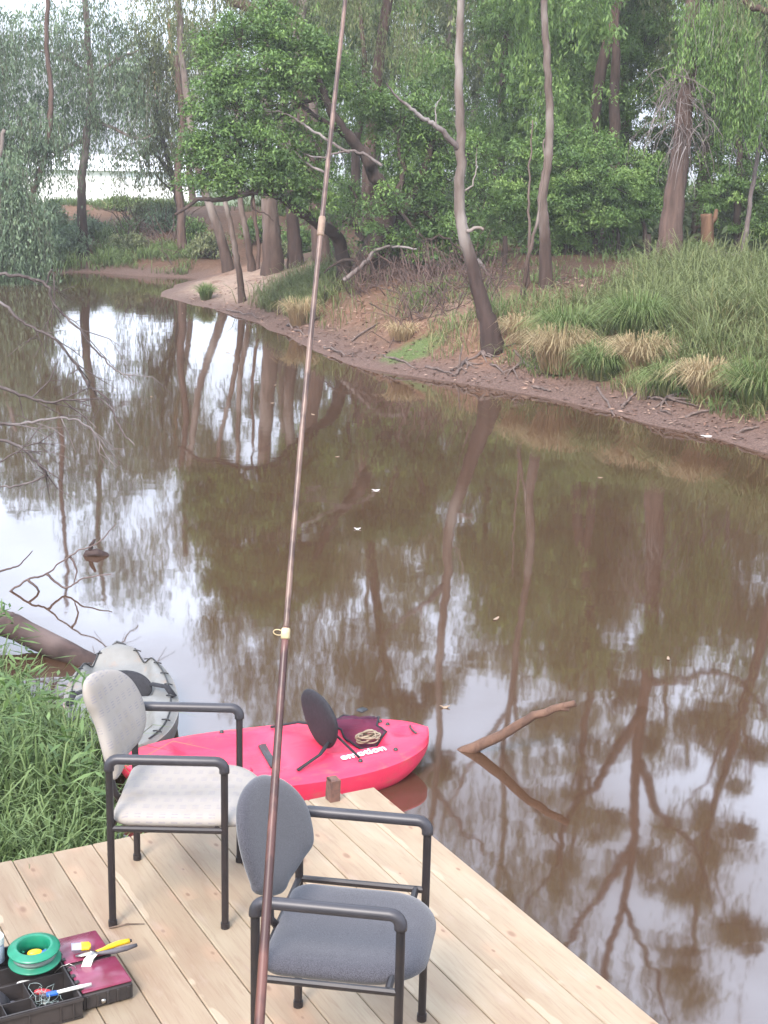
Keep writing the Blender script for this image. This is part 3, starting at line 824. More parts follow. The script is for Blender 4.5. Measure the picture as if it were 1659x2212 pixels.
# tub with walls and dividers to the left
mb = MB(); x0, x1, y0, y1, h = -.32, -.004, -.03, .36, .075; w = .006
mb.box((x0, y0, .002), (x1, y1, .008))
mb.box((x0, y0, .0085), (x1, y0+w, h), .0015); mb.box((x0, y1-w, .0085), (x1, y1, h), .0015)
mb.box((x0, y0+w+.0005, .0085), (x0+w, y1-w-.0005, h), .0015); mb.box((x1-w, y0+w+.0005, .0085), (x1, y1-w-.0005, h), .0015)
for k in (-.035, -.075, -.17, -.26): mb.box((k, y0-.005, .01), (k+.004, y0-.0005, h-.006), .001)
mb.box((x0-.001, y0-.007, h-.012), (x1+.001, y0-.0055, h-.002))
mb.build('tub', M_TUB, tb, auto=40)
mb = MB()
for yy in (.055, .15, .25): mb.box((x0+w+.001, yy, .0085), (x1-w-.001, yy+.003, h-.014), .0008)
for xx in (-.23, -.14): mb.box((xx, y0+w+.001, .0085), (xx+.003, .0545, h-.014), .0008); mb.box((xx, .0585, .0085), (xx+.003, .1495, h-.014), .0008)
mb.build('divider', M_TUB, tb, auto=40)
def TB(x, y, z): return Matrix.Translation(bB) @ Matrix.Rotation(byaw, 4, 'Z') @ Vector((x, y, z))
# green hand line reel
M_GREEN = simple('green_plastic', (.012, .20, .115), (.008, .15, .085), 18, .35, .05, .001)
M_NYL = simple('wound_nylon', (.30, .36, .34), (.20, .25, .24), 90, .35, .4, .002, vec_scale=(1, 1, 30))
gc = gp(75, 2062, DZ+.10)
rl = thing('hand_reel', 'round green hand-line reel with wound nylon, on top of the tackle box', 'reel', (gc.x, gc.y, DZ+.081), (R(4), R(-3), .4))
mb = MB()
mb.lathe([(.052, .055), (.056, .058), (.060, .056), (.074, .050), (.081, .046), (.082, .043), (.074, .044), (.064, .040), (.060, .030), (.060, .018), (.066, .010), (.080, .006), (.083, .003), (.080, .0), (.056, .0), (.050, .004), (.047, .02), (.047, .045), (.052, .055)], 48)
mb.build('spool', M_GREEN, rl, smooth=True)
mb = MB(); mb.lathe([(.0605, .017), (.068, .017), (.0695, .025), (.0695, .032), (.066, .038), (.0605, .039)], 48); mb.build('wound_line', M_NYL, rl, smooth=True)
mb = MB()
for k in range(3):
    a = R(120*k+20); mb.tube([(.047*math.cos(a), .047*math.sin(a), .02), (.036*math.cos(a), .036*math.sin(a), .02)], .004, 6)
mb.build('spoke', M_GREEN, rl, smooth=True)
# small yellow and blue lures inside the ring
M_YEL = simple('yellow_plastic', (.72, .46, .015), (.62, .36, .012), 30, .35, .05, .001)
M_BLUE = simple('blue_plastic', (.03, .12, .42), (.02, .08, .32), 30, .35, .05, .001)
M_REDP = simple('lure_red', (.45, .03, .04), (.3, .02, .03), 40, .35, .05, .001)
M_WHT = simple('white_plastic', (.66, .66, .62), (.52, .52, .50), 25, .4, .05, .001)
M_GRYP = simple('grey_rubber', (.10, .09, .10), (.065, .06, .068), 40, .6, .2, .001)
def blob(name, label, cat, p, rx, ry, rz, mat, ang=0):
    mb = MB(); prof = [(math.sin(math.pi*k/12)**.8*1.0, -math.cos(math.pi*k/12)) for k in range(13)]
    mb.lathe([(a, b) for a, b in prof], 18)
    o = mb.build(name, mat, smooth=True); o.location = p; o.scale = (rx, ry, rz); o.rotation_euler = (0, R(90), ang); return tag(o, label, cat)
blob('fishing_lure', 'yellow lure seen inside the green reel ring', 'lure', (gc.x+.002, gc.y-.004, DZ+.108), .012, .014, .024, M_YEL, .3)
blob('fishing_lure', 'dark blue lure beside the yellow one inside the green reel', 'lure', (gc.x+.030, gc.y+.004, DZ+.104), .010, .011, .018, M_BLUE, .8)
# yellow handled pliers lying across the two lids
def pliers():
    a = gp(205, 2055, DZ+.085); b = gp(272, 2042, DZ+.085)
    pl_ = thing('pliers', 'pliers with one yellow and one grey grip, lying across the purple lids', 'pliers', (a.x, a.y, DZ+.070), (0, 0, math.atan2(b.y-a.y, b.x-a.x)))
    mb = MB(); mb.tube([(0, .004, .010), (.03, .010, .011), (.05, .016, .012), (.085, .024, .013), (.118, .026, .013)], [.004, .006, .0085, .0095, .0085], 12); mb.build('grip', M_YEL, pl_, smooth=True)
    mb = MB(); mb.tube([(.118, .026, .013), (.126, .0262, .013)], [.006, .0045], 10); mb.build('grip_cap', M_FRAME, pl_, smooth=True)
    mb = MB(); mb.tube([(0, -.004, .010), (.03, -.010, .010), (.06, -.014, .0105), (.10, -.012, .011), (.135, -.004, .011)], [.004, .007, .0085, .0085, .006], 12); mb.build('grip', M_GRYP, pl_, smooth=True)
    mb = MB(); mb.tube([(.006, 0, .010), (-.012, 0, .010), (-.03, .001, .010), (-.062, .0, .010)], [.008, .013, .010, .004], 12, squash=.6); mb.build('jaw', M_STEEL, pl_, smooth=True)
    mb = MB(); mb.lathe([(0, .010), (.005, .0095), (.006, .006)], 12, M=Matrix.Translation((-.012, 0, .009))); mb.build('pivot', M_STEEL, pl_, smooth=True)
pliers()
# yellow and white tube at the hinge of the pliers
p0 = gp(172, 2054, DZ+.085); p1 = gp(196, 2046, DZ+.085)
mb = MB(); a_ = Vector((p0.x-.028, p0.y+.008, DZ+.092)); b_ = Vector((p1.x, p1.y, DZ+.090))
mb.tube([a_, a_.lerp(b_, .5)], [.019, .019], 14, squash=.55); mb.tube([a_.lerp(b_, .5), a_.lerp(b_, .9), b_], [.0195, .0195, .012], 14, 1, squash=.6)
tag(mb.build('glue_tube', [simple('tube_grey', (.36, .35, .42), None, 20, .4), M_YEL], auto=40), 'stubby grey tube with yellow end, beside the pliers on the tackle box', 'tube')
# cream label card sticking up out of the tub, hook knife with white handle
c0 = gp(190, 2062, DZ+.08); c1 = gp(172, 2098, DZ+.06)
mb = MB(); d_ = (c1-c0); sd = Vector((.030, .004, 0))
vs = [c0, c0+sd, c0.lerp(c1, .5)+sd+Vector((0, 0, .012)), c1+sd, c1, c0.lerp(c1, .5)+Vector((0, 0, .012))]
lowr = [p-Vector((0, 0, .0015)) for p in vs]
mb.add(vs+lowr, [(0, 1, 2, 5), (5, 2, 3, 4), (7, 6, 11, 8), (8, 11, 10, 9), (0, 6, 7, 1), (1, 7, 8, 2), (2, 8, 9, 3), (3, 9, 10, 4), (4, 10, 11, 5), (5, 11, 6, 0)])
tag(mb.build('paper_packet', simple('cream_paper', (.58, .56, .48), (.40, .40, .36), 30, .8, .1)), 'folded cream paper packet tucked in the tackle box tub', 'packet')
k0 = gp(103, 2150, DZ+.075); k1 = gp(198, 2132, DZ+.075)
kn_ = thing('brush', 'slim white-handled brush with blue ferrule, lying on the tub edge', 'brush', k0, (0, 0, math.atan2(k1.y-k0.y, k1.x-k0.x)))
Lk = (k1-k0).length
mb = MB(); mb.tube([(.028, 0, .004), (.06, 0, .006), (Lk*.7, .003, .006), (Lk, .006, .006)], [.0055, .006, .0065, .0055], 10); mb.build('handle', M_WHT, kn_, smooth=True)
mb = MB(); mb.box((-.004, -.009, -.003), (.030, .009, .009), .003); mb.build('ferrule', M_BLUE, kn_, auto=40)
mb = MB(); mb.box((-.018, -.007, -.004), (-.0045, .007, .006), .002); mb.build('bristles', M_GRYP, kn_, auto=40)
# assorted small lures lying in the tub
for i, (x, y, mt, nm) in enumerate([(-.09, .10, M_REDP, 'red lure with white tip standing in the tackle box tub'), (-.20, .09, M_GRYP, 'dark grey sinker in the left part of the tub'), (-.27, .02, M_GRYP, 'dark rubber lure against the near wall of the tub'), (-.12, .19, M_WHT, 'pale float under the reel in the tub'), (-.23, .01, M_WHT, 'small white bead by the near wall of the tub')]):
    p = TB(x, y, .03+.012*(i == 0)); blob('fishing_lure', nm, 'lure', p, .010 if i != 4 else .006, .011 if i != 4 else .006, .028 if i != 4 else .007, mt, i*1.1)
for i in range(9):
    p = TB(rng.uniform(-.30, -.02), rng.uniform(-.01, .13), .022+.01*rng.random())
    mb = MB(); prof = [(math.sin(math.pi*k/8)**.7, -math.cos(math.pi*k/8)) for k in range(9)]; mb.lathe(prof, 10)
    o = mb.build('sinker', M_STEEL if i % 3 else M_WHT, smooth=True); o.location = p; o.scale = (.006, .006, rng.uniform(.008, .016)); o.rotation_euler = (0, R(90), rng.uniform(0, 6)); tag(o, 'small sinker or swivel loose in the black tackle box tub', 'sinker', 'loose sinkers in the tackle box')
tl = TB(-.11, .04, .055); pts = []
p = Vector((0, 0, 0)); dv = Vector((1, 0, 0))
for k in range(160):
    dv = (dv+Vector(rng.normal(0, .55, 3))-p*9).normalized(); p = p+dv*.011; p.z = max(-.035, min(.03, p.z)); pts.append(p.copy())
mb = MB(); mb.tube(pts, .0008, 4); o = tag(mb.build('line_tangle', M_NYL, smooth=True), 'loose tangle of fishing line spilling over the middle of the tub', 'fishing line'); o.location = tl
pc = TB(-.25, .10, .05); ol_ = rrect(-.055, .055, -.04, .04, .02, 5)
m = pillow(ol_, .045, lambda a, b, n: (a, b, n+.010*math.sin(a*90)+.008*math.cos(b*110+a*40)), flat=3); o = tag(m.build('pouch', M_WEB, smooth=True), 'crumpled black cloth pouch in the left part of the tub', 'pouch'); o.location = pc; o.rotation_euler = (.1, .15, byaw+.3)
hk = TB(-.035, .16, .060); mb = MB(); mb.tube([(0, 0, 0), (.02, .004, .02), (.045, .008, .028), (.062, .008, .020), (.066, .008, .008), (.058, .008, .0)], .0011, 5); o = tag(mb.build('hook', M_STEEL, smooth=True), 'large bare steel fishing hook by the reel, on the tub divider', 'hook'); o.location = hk
# bait jar at the left edge of the picture
j = gp(4, 2068, DZ+.075)
jr = thing('bait_jar', 'white-capped jar of blue-grey plastic at the left side of the tub', 'jar', (j.x-.022, j.y, DZ+.0605), (0, 0, .2))
mb = MB(); mb.lathe([(0, 0), (.026, 0), (.030, .004), (.030, .058), (.026, .064), (0, .064)], 24); mb.build('body', simple('bluegrey_plastic', (.20, .26, .36), (.42, .46, .50), 12, .3), jr, auto=40)
mb = MB(); mb.lathe([(.0265, .0645), (.031, .066), (.031, .088), (.027, .092), (0, .092)], 24); mb.build('cap', M_WHT, jr, auto=40)
# twigs on the planks
M_TWIG = simple('twig_bark', (.16, .11, .08), (.09, .06, .045), 40, .9, .4, .002)
a = gp(236, 2007, DZ); b = gp(312, 1998, DZ)
mb = MB(); mb.tube([a+Vector((0, 0, .004)), a.lerp(b, .5)+Vector((0, .01, .006)), b+Vector((0, 0, .004))], [.003, .0028, .0015], 6)
tag(mb.build('twig', M_TWIG, smooth=True), 'thin straight twig on the planks by the white chair leg', 'twig')
a = gp(36, 2207, DZ); b = gp(78, 2182, DZ)
mb = MB(); mb.tube([a+Vector((0, -.01, .004)), b+Vector((0, 0, .006))], [.003, .002], 6)
tag(mb.build('straw', simple('dry_straw', (.50, .38, .24), None, 30, .8), smooth=True), 'pale dry straw lying in front of the tackle box', 'straw')
# ================================================================ vegetation helpers
def crook(pts, n=6, amp=.03):
    """smooth polyline through pts with a little natural wander"""
    P = [Vector(p) for p in pts]; out = []
    for i in range(len(P)-1):
        p0 = P[max(i-1, 0)]; p1 = P[i]; p2 = P[i+1]; p3 = P[min(i+2, len(P)-1)]
        for k in range(n):
            t_ = k/n
            q = .5*((2*p1)+(p2-p0)*t_+(2*p0-5*p1+4*p2-p3)*t_**2+(3*p1-p0-3*p2+p3)*t_**3)
            L = (p2-p1).length
            out.append(q+Vector(rng.normal(0, amp*min(L, 1), 3)) if (i or k) else q)
    out.append(P[-1]); return out
def radii(r0, r1, n, p=1.0): return [r0+(r1-r0)*(k/(n-1))**p for k in range(n)]
def pxpath(pts, Y, dY=0):
    n = len(pts); return [yp(a, b, Y+(dY*i/(n-1) if not hasattr(dY, '__len__') else dY[i])) for i, (a, b) in enumerate(pts)]
def px2m(w, Y): return w/F*Y*1.03

def trunk_path(pts, Y, dY=0, flare=None):
    P = pxpath(pts, Y, dY); b = P[0]; g = hz(b.x, b.y)
    P[0] = Vector((b.x, b.y, g-.12)); return P
class Tree:
    def __init__(s, name, label, root, cat='tree', group=None):
        s.loc = Vector(root); s.t = thing(name, label, cat, s.loc, group=group); s.limbs = []
    def trunk(s, P, r0, r1, mat, name='trunk', sides=10, amp=.02, flare=0.25, n=6, p=.8, parent=None):
        Q = crook(P, n, amp); rr = radii(r0, r1, len(Q), p)
        z0 = Q[0].z
        if flare: rr = [r*(1+flare*math.exp(-max(0, (q.z-z0-.12))/(3.0*r0))) for r, q in zip(rr, Q)]
        mb = MB(origin=s.loc); mb.tube(Q, rr, sides)
        o = mb.build(name, mat, parent or s.t, smooth=True); s.limbs += Q; return o
    def crown(s, pads, n, L, W, mat, droop=.0, clump=.34, ncl=9, twigs=None, name='crown', flat=.55, fill=.25):
        """pads: (x,y,z,rx,ry,rz[,weight]) in metres; leaves gather in clumps near each pad's surface"""
        C = []; 
        vol = np.array([(q[3]*q[4]*q[5])**(2/3)*(q[6] if len(q) > 6 else 1) for q in pads]); vol = vol/vol.sum()
        cs = []; cw = []
        for q, w in zip(pads, vol):
            k = max(4, int(ncl*len(pads)*w*1.0))
            u = norm(rng.normal(size=(k, 3))); rad = np.where(rng.random(k) < fill, rng.uniform(.1, .7, k), rng.uniform(.72, 1.05, k))
            c = np.array(q[:3])+u*rad[:, None]*np.array(q[3:6]); cs.append(c); cw.append(np.full(k, w/k))
            if twigs:
                for j in range(k):
                    if rng.random() < twigs[1]:
                        a = Vector(q[:3])+Vector(rng.normal(0, .15, 3)); b = Vector(c[j]); mid = a.lerp(b, .5)+Vector((rng.normal(0, .08), rng.normal(0, .08), -.05))
                        C.append(([a, mid, b], [.014, .009, .004]))
        cs = np.concatenate(cs); cw = np.concatenate(cw)
        idx = rng.choice(len(cs), n, p=cw/cw.sum())
        csz = clump*rng.uniform(.6, 1.35, len(cs)); ctint = np.clip(rng.normal(.5, .23, len(cs)), .05, .95)
        g = rng.normal(size=(n, 3)); g = norm(g)*(rng.random(n)**.5)[:, None]
        g[:, 2] *= flat
        pos = cs[idx]+g*csz[idx][:, None]
        # the skirt of each clump hangs lower at its rim
        pos[:, 2] -= (g[:, 0]**2+g[:, 1]**2)*csz[idx]*.35
        d = g*[1, 1, .4]+rng.normal(0, .5, (n, 3)); d[:, 2] -= droop
        nr = np.array([0, 0, 1.])+rng.normal(0, .45, (n, 3))+g*.35
        if droop > .8: nr = rng.normal(size=(n, 3))
        tint = np.clip(ctint[idx]+rng.normal(0, .12, n)+g[:, 2]*.12, 0, 1)
        o = leaves(name, pos, d, nr, L*rng.uniform(.5, 1.45, n), W*rng.uniform(.75, 1.25, n), tint, mat, s.t, s.loc)
        if twigs and C:
            mb = MB(origin=s.loc)
            for a, b in C: mb.tube(a, b, 4, cap=False)
            mb.build('twigs', twigs[0], s.t, smooth=True)['kind'] = 'stuff'
        return o
    def weep(s, pads, nst, per, L, W, mat, hang=(.6, 1.6), name='crown', twig=None, sway=.1):
        """strands hanging from points in the pads"""
        vol = np.array([(q[3]*q[4]*q[5])**(2/3)*(q[6] if len(q) > 6 else 1) for q in pads]); vol /= vol.sum()
        ix = rng.choice(len(pads), nst, p=vol); Q = np.array([q[:6] for q in pads])[ix]
        u = norm(rng.normal(size=(nst, 3)))*(rng.random(nst)**.45)[:, None]
        top = Q[:, :3]+u*Q[:, 3:6]
        h = rng.uniform(hang[0], hang[1], nst); sw = rng.normal(0, sway, (nst, 2)); ti = np.clip(rng.normal(.5, .2, nst), 0, 1)
        k = np.repeat(np.arange(nst), per); f = rng.random(len(k))
        pos = top[k].copy(); pos[:, 2] -= f*h[k]; pos[:, :2] += sw[k]*(f**1.5)[:, None]*h[k][:, None]+rng.normal(0, .045, (len(k), 2))
        d = np.stack([rng.normal(0, .35, len(k)), rng.normal(0, .35, len(k)), -np.ones(len(k))], 1)
        nr = rng.normal(size=(len(k), 3)); nr[:, 2] *= .3
        o = leaves(name, pos, d, nr, L*rng.uniform(.7, 1.3, len(k)), W*rng.uniform(.8, 1.2, len(k)), np.clip(ti[k]+rng.normal(0, .1, len(k)), 0, 1), mat, s.t, s.loc)
        if twig is not None:
            mb = MB(origin=s.loc)
            for j in range(0, nst, 2):
                a = Vector(top[j]); b = a+Vector((sw[j, 0]*h[j]*.5, sw[j, 1]*h[j]*.5, -h[j]*.75)); mb.tube([a, a.lerp(b, .5)+Vector((.01, .01, 0)), b], [.004, .003, .0015], 3, cap=False)
            mb.build('twigs', twig, s.t)['kind'] = 'stuff'
        return o
def pads_px(lst, Y, depth=1.0):
    """(px, py, radius px[, dY, weight]) -> ellipsoids in metres"""
    out = []
    for q in lst:
        yy = Y+(q[3] if len(q) > 3 else 0); p = yp(q[0], q[1], yy); r_ = q[2]/F*yy*1.03
        out.append((p.x, p.y, p.z, r_, r_*depth, r_*.85, q[4] if len(q) > 4 else 1.0))
    return out

# ---------------------------------------------------------------- materials
LM_DARK = leaf_mat('leaf_deep_green', (0.048, 0.085, 0.029), (0.101, 0.175, 0.052), (0.199, 0.306, 0.086), .3)
LM_BUSH = leaf_mat('leaf_mid_green', (0.060, 0.106, 0.035), (0.133, 0.225, 0.067), (0.252, 0.362, 0.109), .3)
LM_GUM = leaf_mat('leaf_gum', (0.070, 0.090, 0.043), (0.140, 0.165, 0.079), (0.245, 0.264, 0.127), .3)
LM_BLUE = leaf_mat('leaf_bluish', (.062, .100, .062), (.120, .178, .105), (.215, .285, .170), .3)
LM_WOOD = leaf_mat('leaf_distant', (0.055, 0.076, 0.040), (0.104, 0.138, 0.066), (0.183, 0.218, 0.101), .25)
LM_YELL = leaf_mat('leaf_yellow_green', (.075, .115, .035), (.14, .20, .06), (.22, .29, .10), .3)
BK_GUM = bark('bark_grey_brown', (.165, .130, .112), (.085, .062, .052), (.22, .19, .17), sock=(.062, .040, .034), sock_h=1.5)
BK_THICK = bark('bark_red_brown', (.120, .078, .064), (.055, .036, .030), None, 13, .12, .9, .03)
BK_DARK = bark('bark_dark', (.070, .048, .040), (.030, .021, .019), None, 10, .2, .7, .02)
BK_PALE = bark('bark_pale', (.150, .112, .094), (.080, .056, .046), (.20, .165, .145), sock=(.085, .055, .044), sock_h=.9)
BK_SUNLIT = bark('bark_sunlit_paint', (.50, .23, .11), (.30, .14, .07), (.42, .28, .19), bump=.2, sock=(.10, .068, .055), sock_h=4.2)  # evening sun on the upper trunk put into the bark colour as orange
BK_DEAD = bark('dead_wood', (.17, .14, .13), (.08, .06, .055), (.24, .21, .20), 14, .3)
BK_TWIG = bark('dead_twig_bark', (.105, .085, .080), (.045, .034, .032), (.16, .14, .135), 14, .3)
BK_LOG = bark('wet_log', (.075, .050, .045), (.030, .021, .020), (.12, .088, .08), 8, .3, .8, .015)

# ---------------------------------------------------------------- the leaning gum in the middle of the far bank
B = hit(1068, 750); Y = B.y
T = Tree('gum_tree', 'slender grey gum leaning over the water edge, trunk bent left', B)
T.trunk(trunk_path([(1068, 752), (1052, 690), (1028, 610), (1003, 510), (992, 440), (997, 330), (991, 200), (992, 100), (997, 0), (1004, -220), (990, -480), (1015, -760)], Y), px2m(20, Y), px2m(5, Y), BK_GUM, amp=.012, flare=.5, p=.55)
def limb(T, pts, Y, r0, r1, mat, dY=0, name='branch', amp=.03, sides=6):
    Q = crook(pxpath(pts, Y, dY), 5, amp); mb = MB(origin=T.loc); mb.tube(Q, radii(r0, r1, len(Q)), sides); T.limbs += Q
    return mb.build(name, mat, T.t, smooth=True)
limb(T, [(990, 322), (970, 298), (940, 270), (910, 252), (882, 230), (852, 205), (835, 180)], Y, .048, .010, BK_DEAD, -.6)
limb(T, [(945, 272), (940, 235), (955, 205)], Y-.2, .014, .004, BK_DEAD)
limb(T, [(1002, 412), (1020, 398), (1028, 350), (1030, 320)], Y, .018, .004, BK_GUM)
limb(T, [(1010, 500), (1030, 492), (1045, 496)], Y-.1, .03, .022, BK_PALE)
limb(T, [(1000, -150), (940, -260), (880, -330), (820, -420)], Y, .05, .012, BK_GUM, 1.5)
limb(T, [(1000, -220), (1080, -380), (1150, -470), (1190, -560)], Y, .05, .012, BK_GUM, 2.0)
T.weep(pads_px([(880, -330, 130, 1), (800, -450, 120, .5), (1120, -480, 130, 1.5), (1010, -760, 170, 0), (960, -600, 130, -.5), (1190, -620, 120, 1)], Y), 360, 13, .13, .022, LM_GUM, (.5, 1.3), twig=BK_GUM)

# ---------------------------------------------------------------- straight gum right of it
B = hit(1180, 622); Y = B.y
T = Tree('gum_tree', 'straight pale gum trunk standing right of the leaning gum', B)
T.trunk(trunk_path([(1180, 625), (1178, 540), (1174, 470), (1172, 420), (1184, 350), (1187, 250), (1181, 120), (1177, 0), (1172, -240), (1190, -520), (1180, -900)], Y), px2m(14.5, Y), px2m(5, Y), BK_PALE, amp=.010, flare=.25, p=.6)
limb(T, [(1174, -120), (1110, -260), (1050, -420), (1030, -560)], Y, .055, .012, BK_PALE, 1.0)
limb(T, [(1176, -260), (1260, -380), (1340, -520), (1360, -640)], Y, .06, .012, BK_PALE, -1.0)
limb(T, [(1188, -560), (1270, -760), (1330, -920)], Y, .05, .012, BK_PALE, -2.0)
T.weep(pads_px([(1050, -540, 120, 1), (1340, -600, 140, -1), (1180, -950, 190, 0), (1330, -950, 140, -2), (1080, -800, 120, 1)], Y), 260, 13, .13, .022, LM_GUM, (.5, 1.2), twig=BK_PALE)

# sapling beside it
B = hit(1128, 648); Y = B.y
T = Tree('sapling', 'thin bare sapling pair just left of the straight gum', B)
T.trunk(trunk_path([(1126, 650), (1136, 580), (1150, 520), (1162, 470), (1172, 400), (1176, 300)], Y), .045, .012, BK_PALE, 'stem', 6, flare=.1)
T.trunk(trunk_path([(1134, 620), (1142, 540), (1141, 440), (1146, 360), (1150, 260)], Y, .3), .035, .010, BK_PALE, 'stem', 6, flare=.1)

# ---------------------------------------------------------------- thick dark trunk on the right
B = hit(1440, 606); Y = B.y
T = Tree('gum_tree', 'thickest reddish-brown trunk, standing in long green grass on the right', B)
T.trunk(trunk_path([(1440, 610), (1447, 510), (1459, 410), (1474, 290), (1489, 150), (1497, 0), (1502, -260), (1530, -560), (1500, -950), (1530, -1300)], Y), px2m(27, Y), px2m(6, Y), BK_THICK, amp=.012, flare=.32, p=.75, sides=14)
limb(T, [(1497, -40), (1580, -20), (1640, 20), (1720, 10), (1800, -60)], Y, .08, .03, BK_THICK, -1.5)
limb(T, [(1500, -120), (1420, -300), (1350, -420), (1330, -560), (1260, -700)], Y, .10, .02, BK_THICK, -1)
limb(T, [(1505, -260), (1600, -420), (1680, -500), (1760, -660)], Y, .10, .02, BK_THICK, -1)
limb(T, [(1525, -520), (1440, -720), (1380, -900), (1390, -1100)], Y, .09, .02, BK_THICK, 1)
limb(T, [(1520, -700), (1620, -860), (1700, -1050)], Y, .08, .02, BK_THICK, -1.5)
mbd = MB(origin=T.loc)
for k in range(120):                                      # dead twiggy fringe half way up the trunk
    px_, py_ = rng.normal(1478, 28), rng.uniform(130, 330); a = yp(px_, py_, Y-.25+rng.normal(0, .3))
    L_ = rng.uniform(.25, .9); sg = rng.choice([-1, 1]); b = a+Vector((sg*rng.uniform(.05, .7)*L_, rng.normal(0, .25), -L_*rng.uniform(.3, .9)))
    c = b+Vector((sg*.03, 0, -rng.uniform(.1, .35))); mbd.tube([a, a.lerp(b, .5)+Vector((0, 0, .06)), b, c], [.009, .007, .005, .002], 4, cap=False)
mbd.build('dead_twigs', BK_DEAD, T.t, smooth=True)
T.weep(pads_px([(1620, -60, 90, -1), (1740, -120, 110, -1.5), (1340, -500, 130, -.5), (1250, -700, 120, -1), (1690, -560, 130, -.6), (1390, -980, 170, 1), (1700, -1060, 170, -1.5), (1540, -1300, 230, 0), (1770, -760, 120, -1)], Y), 800, 14, .14, .024, LM_GUM, (.5, 1.4), twig=BK_THICK)
T.weep(pads_px([(1540, 40, 70, -.4), (1590, 110, 65, -.4), (1610, 190, 55, 0)], Y, .8), 420, 22, .09, .020, LM_BUSH, (.4, 1.0), name='foliage', twig=BK_DEAD)

# bare hanging limb at the right edge
B = Vector((yp(1600, 560, 25.5).x, 25.5, 0)); B.z = hz(B.x, B.y)
T = Tree('dead_tree', 'thin bare grey dead tree with drooping twigs near the right edge', B, 'dead tree')
T.trunk([Vector((B.x, B.y, B.z-.1))]+pxpath([(1612, 500), (1622, 430), (1636, 340), (1640, 280), (1628, 210), (1610, 170)], 25.5), .05, .022, BK_DEAD, flare=.1)
for pts in ([(1628, 215), (1600, 260), (1580, 330), (1576, 380)], [(1600, 240), (1606, 300), (1622, 350), (1640, 390)], [(1610, 175), (1570, 200), (1552, 280), (1560, 330)], [(1640, 300), (1662, 350), (1668, 410)], [(1576, 300), (1592, 340), (1610, 372)]):
    limb(T, pts, 25.4, .018, .004, BK_DEAD)

# ---------------------------------------------------------------- big dark spreading tree in the middle
B = hit(765, 612); Y = B.y
print('dark tree', B)
T = Tree('spreading_tree', 'large dense dark-green tree with twisted black trunk over the bank', B)
T.trunk(trunk_path([(770, 618), (795, 560), (832, 480), (838, 430), (815, 385), (785, 330), (745, 285), (715, 240), (690, 180), (660, 120)], Y, [0, 0, 0, -.2, -.4, -.6, -.8, -1, -1.1, -1.1]), px2m(24, Y), px2m(6, Y), BK_DARK, amp=.03, flare=.5, p=.7, sides=10)
T.trunk(trunk_path([(750, 612), (735, 530), (715, 500), (690, 485), (645, 455), (605, 426), (570, 414), (530, 418), (490, 428), (465, 432), (430, 430), (405, 447), (378, 464)], Y, [0, -.2, -.5, -.8, -1.2, -1.6, -1.8, -2, -2, -2, -2, -2, -2]), px2m(17, Y), px2m(2.5, Y), BK_DARK, 'limb', amp=.015, flare=.3, p=.55)
T.trunk(trunk_path([(800, 610), (830, 540), (862, 470), (900, 400), (930, 330), (945, 260)], Y, .8), px2m(18, Y), px2m(5, Y), BK_DARK, 'limb', amp=.03, flare=.3)
limb(T, [(548, 416), (543, 440), (552, 455), (575, 462), (590, 478)], Y-1.9, .025, .010, BK_DARK)
limb(T, [(838, 440), (870, 380), (860, 310), (880, 250)], Y, .07, .02, BK_DARK, .5)
limb(T, [(745, 285), (680, 250), (620, 200), (560, 150)], Y-.8, .06, .015, BK_DARK, -.6)
limb(T, [(700, 210), (640, 230), (560, 290), (500, 330)], Y-1.0, .05, .012, BK_DARK, -.6)
for pts in ([(825, 358), (790, 335), (760, 326), (730, 330), (700, 340), (665, 335), (640, 322)], [(755, 330), (720, 310), (680, 285), (650, 264), (622, 248), (600, 240), (586, 243), (575, 250)], [(590, 242), (572, 236), (566, 222)], [(700, 372), (660, 350), (635, 325)]):
    limb(T, pts, Y-1.6, .030, .010, BK_DEAD)
padsA = pads_px([(470, 95, 45, -.8), (530, 70, 55, -.8), (590, 70, 50, -1), (650, 95, 55, -.8), (700, 130, 50, -.5), (480, 165, 55, -1.2), (555, 150, 65, -1.4), (630, 165, 60, -1.2), (700, 190, 45, -.6), (450, 235, 48, -1.2), (515, 240, 60, -1.6), (590, 235, 50, -1.4, .7), (440, 305, 45, -1.5), (500, 320, 60, -1.8), (570, 330, 60, -1.8), (620, 345, 45, -1.5, .8), (450, 370, 45, -1.7), (520, 385, 50, -1.9), (590, 385, 42, -1.7), (420, 330, 32, -1.5), (650, 400, 38, -1.4, .7), (690, 430, 36, -1.2, .6), (600, 30, 40, -.6), (410, 395, 24, -1.8), (640, 300, 45, -1.2, .6), (665, 360, 42, -1.1, .6), (690, 300, 40, -.9, .5), (625, 425, 32, -1.4, .6), (700, 385, 38, -1.0, .5)], Y)
T.crown(padsA, 50000, .078, .036, LM_DARK, .35, .30, 20, (BK_DARK, .5))
padsB = pads_px([(830, 250, 60, .5), (900, 230, 65, .8), (870, 320, 65, .6), (940, 310, 60, .9), (950, 390, 55, .9), (890, 400, 55, .6), (920, 460, 55, .7), (980, 460, 45, 1), (790, 200, 45, .4), (860, 470, 40, .4, .6), (760, 420, 40, 0, .5), (740, 460, 35, -.3, .4), (950, 520, 40, .9, .7), (1030, 330, 50, 1.3, .8), (1040, 420, 45, 1.3, .8), (795, 465, 38, -1.2, .6), (850, 425, 42, -1.0, .7), (885, 520, 38, -.8, .7), (930, 560, 26, -.6, .5), (830, 520, 30, -1.0, .5), (990, 500, 40, -.2, .6)], Y)
T.crown(padsB, 30000, .078, .035, LM_DARK, .35, .30, 16, (BK_DARK, .5), name='crown_side')
